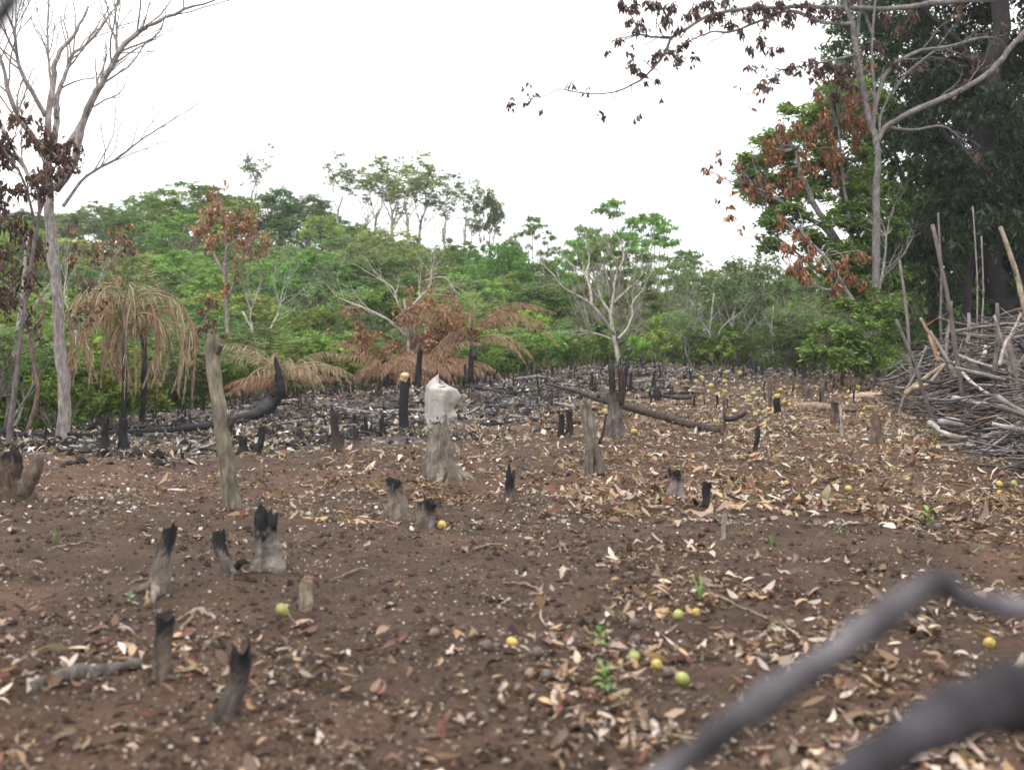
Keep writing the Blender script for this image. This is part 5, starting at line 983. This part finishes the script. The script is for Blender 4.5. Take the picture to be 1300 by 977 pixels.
branch_px('lowest pale branch running out of the frame below the brush pile', [(1228, 564, 15.), (1255, 572, 14.4), (1285, 580, 13.9), (1330, 586, 13.4)], 6, (.26, .24, .235))
branch_px('smooth pale branch crossing the front of the brush pile downward', [(1212, 460, 18.), (1228, 480, 17.2), (1250, 497, 16.6), (1275, 508, 16.)], 5, (.32, .30, .285))
branch_px('long pale branch lying across the middle of the brush pile', [(1210, 505, 16.8), (1245, 512, 16.2), (1280, 520, 15.8), (1330, 524, 15.4)], 7, (.24, .22, .215))
branch_px('straight pale branch lying near the top of the brush pile', [(1212, 449, 19.), (1240, 460, 18.), (1275, 470, 17.)], 5, (.22, .185, .15))
branch_px('two brown poles crossing at the left end of the brush pile, upper one', [(1150, 500, 19.), (1172, 482, 18.8), (1200, 462, 18.6)], 8, (.24, .18, .13))
branch_px('lower brown pole of the crossing two at the left end of the pile', [(1160, 492, 18.6), (1180, 486, 18.4), (1202, 460, 18.2)], 7, (.26, .21, .17))
for (x, y, w, h) in ((1208, 535, 34, 13), (1262, 555, 30, 12), (1295, 568, 26, 12)):
    Y = 15.6 - (x - 1208) * .014; mb = MB(); a = P(x - w / 2, y, Y); b = P(x + w / 2, y + 5, Y - .2); tube(mb, spline([(0, 0, 0), (b - a) * .5 + (0, 0, .02), b - a], 14), np.sin(np.linspace(.5, PI - .5, 14)) * h * .5 * px2m(Y), 12, (.20, .185, .19), True, .08)
    tag(mb.obj('short_log', M_WOOD, None, loc=tuple(a)), 'fat pale log end %s' % {1208: 'showing through the branches at the foot of the pile', 1262: 'in the middle of the three at the foot of the pile', 1295: 'at the right edge under the brush pile'}[x], 'log')
def pile_fill():
    mb = MB()
    for _ in range(4600):
        s, t = random.random(), random.uniform(.1, 4.); e = PA + (PB - PA) * s; p = np.array([e[0], e[1], 0]) + nx_ * t; z = gz(p[0], p[1]) + pile_h(s, t) * random.uniform(.05, 1.05); yaw = random.uniform(0, 6.28); L = random.uniform(.3, 1.1)
        d = np.array([math.cos(yaw), math.sin(yaw), random.gauss(0, .15)]) * L / 2; c = np.array([p[0], p[1], max(z, gz(p[0], p[1]) + .04)]); k = rng.normal(0, .04, 3)
        tube(mb, [c - d, c + k, c + d], [.012, .010, .005], 4, np.array(random.choice(PC)) * .5, False)  # darker twig colour stands for the shade inside the heap
    for _ in range(40):
        e = PA + (PB - PA) * random.random(); p = np.array([e[0], e[1], 0]) + nx_ * random.uniform(.5, 3.4)
    tag(mb.obj('brushwood_twigs', M_WOOD), 'mass of thin twigs filling the brush pile', kind='stuff')
pile_fill()

# ------------------------------------------------------------------ fallen fruit
def fruit_mesh(k):
    n, m = 14, 10; mb = MB(); th = np.arange(n) / n * 2 * PI; V = [(0, 0, -.96)]; C = []
    base = [(.42, .32, .065), (.28, .30, .085), (.27, .17, .10), (.085, .06, .05)][k]; alt = [(.22, .13, .05), (.20, .20, .06), (.12, .075, .05), (.05, .035, .03)][k]
    for i in range(1, m): f = i / m * PI; V += [(math.sin(f) * math.cos(a) * (1 + .03 * math.cos(3 * a)), math.sin(f) * math.sin(a), -math.cos(f) * .95 + (.05 if i < 2 else 0)) for a in th]
    V.append((0, 0, .90)); V = np.array(V); q = fbm(V[:, 0] * 1.6 + 9, V[:, 1] * 1.6 + V[:, 2] + 4, 60 + k)[:, None]; w = sst(q, .42, .62); C = np.array(base) * (1 - w) + np.array(alt) * w
    Q = [(1 + i * n + j, 1 + i * n + (j + 1) % n, 1 + (i + 1) * n + (j + 1) % n, 1 + (i + 1) * n + j) for i in range(m - 2) for j in range(n)]
    T = [(0, 1 + (j + 1) % n, 1 + j) for j in range(n)] + [(1 + (m - 2) * n + j, 1 + (m - 2) * n + (j + 1) % n, len(V) - 1) for j in range(n)]
    mb.add(V, Q, T, C); mt, t, b = newmat('fruit_skin_%s' % ('yellow', 'green', 'orange', 'brown')[k]); a = N_(t, 'ShaderNodeAttribute', attribute_name='Col'); tc = N_(t, 'ShaderNodeTexCoord'); nn = N_(t, 'ShaderNodeTexNoise', Scale=3.5, Detail=7, Roughness=.7); t.links.new(tc.outputs['Object'], nn.inputs[0])
    r = N_(t, 'ShaderNodeMapRange'); r.inputs[1].default_value = .35; r.inputs[2].default_value = .68; r.inputs[3].default_value = 1.15; r.inputs[4].default_value = .5; t.links.new(nn.outputs['Fac'], r.inputs[0]); s = N_(t, 'ShaderNodeVectorMath', operation='SCALE')
    t.links.new(a.outputs['Color'], s.inputs[0]); t.links.new(r.outputs[0], s.inputs['Scale']); t.links.new(s.outputs[0], b.inputs['Base Color']); b.inputs['Roughness'].default_value = .5; me = mb.mesh('fruit', mt)
    sm = MB(); tube(sm, [(0, 0, .86), (.02, 0, 1.0), (.08, 0, 1.12)], [.09, .06, .07], 6, (.10, .07, .04)); return me, sm.mesh('fruit_stalk', M_BARK)
FR = [fruit_mesh(k) for k in range(4)]
def fruit(px, py, r, k, label, group=None, on=0.):
    p = G(px, py + r * .9); s = r * px2m(p[1]); o = bpy.data.objects.new('fallen_fruit', FR[k][0]); COL.objects.link(o); o.location = (p[0], p[1], p[2] + s * .62 + on); o.scale = (s * random.uniform(.92, 1.05), s * random.uniform(.85, 1.), s * random.uniform(.8, .95)); o.rotation_euler = (random.gauss(0, .9), random.gauss(0, .9), random.uniform(0, 6)); tag(o, label, 'fruit', group)
    if r > 4.5: c = bpy.data.objects.new('stalk', FR[k][1]); COL.objects.link(c); c.parent = o
for x, y, r, k, lb in ((358, 772, 10, 1, 'large pale green fruit lying beside the short pale stump'), (561, 667, 6, 0, 'yellow fruit at the foot of the twin stump'), (861, 779, 8.5, 1, 'green yellow fruit, left one of the two above the heap of leaves'), (884, 777, 6.5, 0, 'small yellow fruit beside the green yellow one'),
    (866, 861, 10.5, 1, 'largest yellow green fruit in the right foreground'), (1256, 815, 9, 0, 'yellow fruit under the blurred bent branch'), (805, 832, 9.5, 1, 'half brown green fruit at the end of a leaf'), (834, 842, 8.5, 0, 'yellow fruit with a dark bruise above the largest one'), (848, 851, 8, 3, 'brown rotten fruit touching the largest yellow green one'),
    (650, 813, 8.5, 0, 'yellow and brown fruit in the middle foreground'), (618, 818, 8, 3, 'rotten brown fruit left of the yellow and brown one'), (552, 803, 7.5, 2, 'pinkish yellow fruit alone in the centre foreground'), (681, 828, 8.5, 3, 'shrivelled brown fruit right of the yellow and brown one'), (672, 853, 8, 2, 'fruit with an orange patch in the lower centre'), (693, 856, 9, 3, 'brown fruit right of the orange patched one'),
    (805, 791, 8, 3, 'dark brown fruit above the bruised ones'), (808, 811, 7, 3, 'greyish brown fruit between the dark brown and the green one'), (973, 834, 8, 3, 'brown purple fruit left of the blurred branch'), (962, 812, 7, 3, 'dark fruit half hidden in leaves near the blurred branch'), (1190, 668, 6, 3, 'brown fruit below the yellow green seedling'),
    (1269, 614, 5, 0, 'yellow fruit, left of the two near the right edge'), (1287, 612, 5, 1, 'pale green fruit at the right edge'), (1269, 626, 4.5, 0, 'yellow fruit just below the two near the right edge'), (1077, 619, 5, 0, 'yellow oval fruit alone on the right slope'), (587, 528, 2.5, 0, 'small yellow fruit just right of the sack'), (805, 547, 4.5, 0, 'yellow fruit below the fallen pole'), (768, 521, 3.5, 0, 'yellow fruit in front of the fork stump')):
    fruit(x, y, r, k, lb)
fruit(986, 501, 3, 0, 'orange yellow fruit balanced on the black square topped stump', on=0.0); o = [o for o in COL.objects if o.get('label', '').startswith('orange yellow fruit balanced')][0]; o.location = tuple(P(986, 503, G(987, 526)[1])); 
for i in range(110):
    t = random.random()
    if t < .5: x = random.uniform(880, 1120); y = random.uniform(470, 548)
    elif t < .8: x = random.gauss(1115, 24); y = random.gauss(487, 12)
    else: x = random.uniform(790, 1000); y = random.uniform(472, 520)
    if x > 1150 or y < np.interp(x, ED_PX, ED_PY) + 2: continue
    k = random.choice([0, 0, 1, 2]); c = ('yellow', 'green yellow', 'orange', '')[k]; z = 'beside the brush pile' if x > 1085 else 'on the slope at the back right' if x > 880 else 'on the slope behind the fallen pole'
    fruit(x, y, random.uniform(2., 3.8), k, '%s fruit lying %s' % (c, z), '%s fruits lying %s' % (c, z))

# ------------------------------------------------------------------ seedlings
def seedling(px, py, h, label, pal, n=7, wide=.4, droop=0.):
    p = G(px, py); s = h * px2m(p[1]); root = empty('seedling', tuple(p), label, 'seedling'); mb = MB(); tube(mb, [(0, 0, -.02), (s * .04, 0, s * .4), (0, 0, s * .7)], [s * .035, s * .03, s * .015], 5, (.12, .16, .05)); mb.obj('stem', M_LEAF, root)
    for i in range(n):
        mb = MB(); a = i * 2.4; z = s * (.12 + .6 * i / n); L = s * random.uniform(.45, .62); el = .25 + .9 * i / n; m = 6; t = np.linspace(0, 1, m); hh = L * t; zz = L * (math.sin(el) * t - .45 * t * t * (1 + droop))
        w = L * wide * .5 * np.sin(PI * (t * .9 + .07)); d = np.array([math.cos(a), math.sin(a), 0]); sdv = np.array([-d[1], d[0], 0]); V = []
        for q in range(m):
            c = d * hh[q] * math.cos(el) + (0, 0, z + zz[q]); V += [c - sdv * w[q] + (0, 0, w[q] * .4), c, c + sdv * w[q] + (0, 0, w[q] * .4)]
        mb.add(V, [(q * 3 + j, q * 3 + j + 1, q * 3 + j + 4, q * 3 + j + 3) for q in range(m - 1) for j in (0, 1)], None, pick(pal, 1, .15)[0]); mb.obj('leaf', M_LEAF, root)
BG = [(.12, .23, .06), (.10, .19, .06), (.17, .28, .08)]
for x, y, h, lb, pal, n in ((762, 824, 34, 'bright green seedling with broad leaves in the centre foreground', BG, 8), (768, 880, 42, 'second bright green seedling nearest the camera', BG, 10), (165, 768, 20, 'bluish green seedling star shaped on the left soil', [(.14, .26, .16), (.18, .30, .2)], 6), (1178, 668, 26, 'yellow green seedling on the right slope', BG, 7), (1065, 680, 18, 'grey green tuft on the right slope', [(.18, .25, .17)], 7), (112, 572, 8, 'tiny bright seedling in the ash at the left', BG, 5), (212, 722, 10, 'tiny seedling left of the leaning stump', BG, 4), (268, 688, 12, 'leafy sprout at the top of the small knobbly stump', BG, 4), (1245, 700, 12, 'small sprout near the right edge', BG, 5), (335, 742, 9, 'tiny sprout below the broad grey stump', BG, 4), (590, 682, 8, 'tiny sprout in the middle distance', BG, 4), (990, 800, 14, 'small green sprout beside the blurred branch', BG, 5)):
    seedling(x, y, h, lb, pal, n)
def blades(px, py, h, label):
    p = G(px, py); s = h * px2m(p[1]); root = empty('grass_tuft', tuple(p), label, 'grass tuft')
    for i in range(4):
        mb = MB(); d = np.array([random.gauss(0, .12), random.gauss(0, .12), 1]); t = np.linspace(0, 1, 6)[:, None]; c = d * t * s * random.uniform(.6, 1.) + np.array([random.gauss(0, .02), 0, 0]) * t * t; w = s * .045 * (1 - t ** 2) + .001
        V = np.stack([c - w * np.array([1, .3, 0]), c + w * np.array([1, .3, 0])], 1).reshape(-1, 3); mb.add(V, [(2 * q, 2 * q + 1, 2 * q + 3, 2 * q + 2) for q in range(5)], None, BG[i % 3]); mb.obj('blade', M_LEAF, root)
blades(889, 762, 34, 'upright green grass blades in the right foreground'); blades(70, 692, 20, 'small green grass blades on the bare soil at the left'); blades(980, 695, 22, 'green blades on the right of the middle ground')

# ------------------------------------------------------------------ branches close to the lens
def near_branch(name, label, pts, w, col):
    q = np.array([P(*p) for p in pts]); b = q[0].copy(); c = spline(q - b, 40); Ys = np.interp(np.linspace(0, 1, 40), np.linspace(0, 1, len(pts)), [p[2] for p in pts]); ww = np.interp(np.linspace(0, 1, 40), np.linspace(0, 1, len(w)), w)
    mb = MB(); ww = ww * (1 + .10 * np.sin(np.arange(40) * .9) + .07 * np.sin(np.arange(40) * 2.3)); tube(mb, c, ww * .5 * Ys / FP, 16, np.array([np.array(col) * (1 + .55 * math.sin(q * .8) * math.sin(q * .37)) for q in range(40)]), True, .08); return tag(mb.obj(name, M_WOOD, None, loc=tuple(b)), label, 'branch')
near_branch('bent_branch', 'blurred smooth grey branch bent like an elbow close to the lens', [(690, 1110, 1.25), (860, 972, 1.2), (975, 884, 1.18), (1070, 820, 1.16), (1140, 768, 1.15), (1192, 738, 1.15), (1225, 760, 1.16), (1300, 772, 1.2), (1420, 775, 1.3), (1700, 830, 1.5)], [34, 36, 40, 37, 40, 33, 30, 27, 30, 28], (.085, .078, .085))
near_branch('dark_limb', 'blurred dark log close to the lens in the bottom right corner', [(960, 1100, 1.0), (1080, 990, 1.0), (1200, 912, 1.02), (1300, 884, 1.05), (1420, 876, 1.15), (1700, 910, 1.3)], [50, 56, 70, 84, 90, 80], (.034, .031, .036))
near_branch('overhanging_branch', 'blurred dark branch crossing the top left corner', [(-160, 160, 1.3), (-60, 90, 1.2), (0, 22, 1.15), (30, -40, 1.15), (60, -140, 1.2)], [26, 26, 25, 22, 20], (.10, .095, .11))

# ------------------------------------------------------------------ the damp air
def build_haze():
    mb = MB(); x0, x1, y0, y1, z0, z1 = -760, 760, -60, 470, -12, 34
    V = [(x, y, z) for z in (z0, z1) for y in (y0, y1) for x in (x0, x1)]; mb.add(V, [(0, 2, 3, 1), (4, 5, 7, 6), (0, 1, 5, 4), (2, 6, 7, 3), (0, 4, 6, 2), (1, 3, 7, 5)])
    m = bpy.data.materials.new('damp_air'); m.use_nodes = True; t = m.node_tree; t.nodes.clear(); o = t.nodes.new('ShaderNodeOutputMaterial'); v = t.nodes.new('ShaderNodeVolumePrincipled')
    v.inputs['Color'].default_value = (.93, .96, 1, 1); v.inputs['Density'].default_value = HAZE; t.links.new(v.outputs[0], o.inputs['Volume'])
    tag(mb.obj('haze', m, None, smooth=False), 'thin pale haze between the field and the wooded hill', kind='stuff')
HAZE = .00035
build_haze()
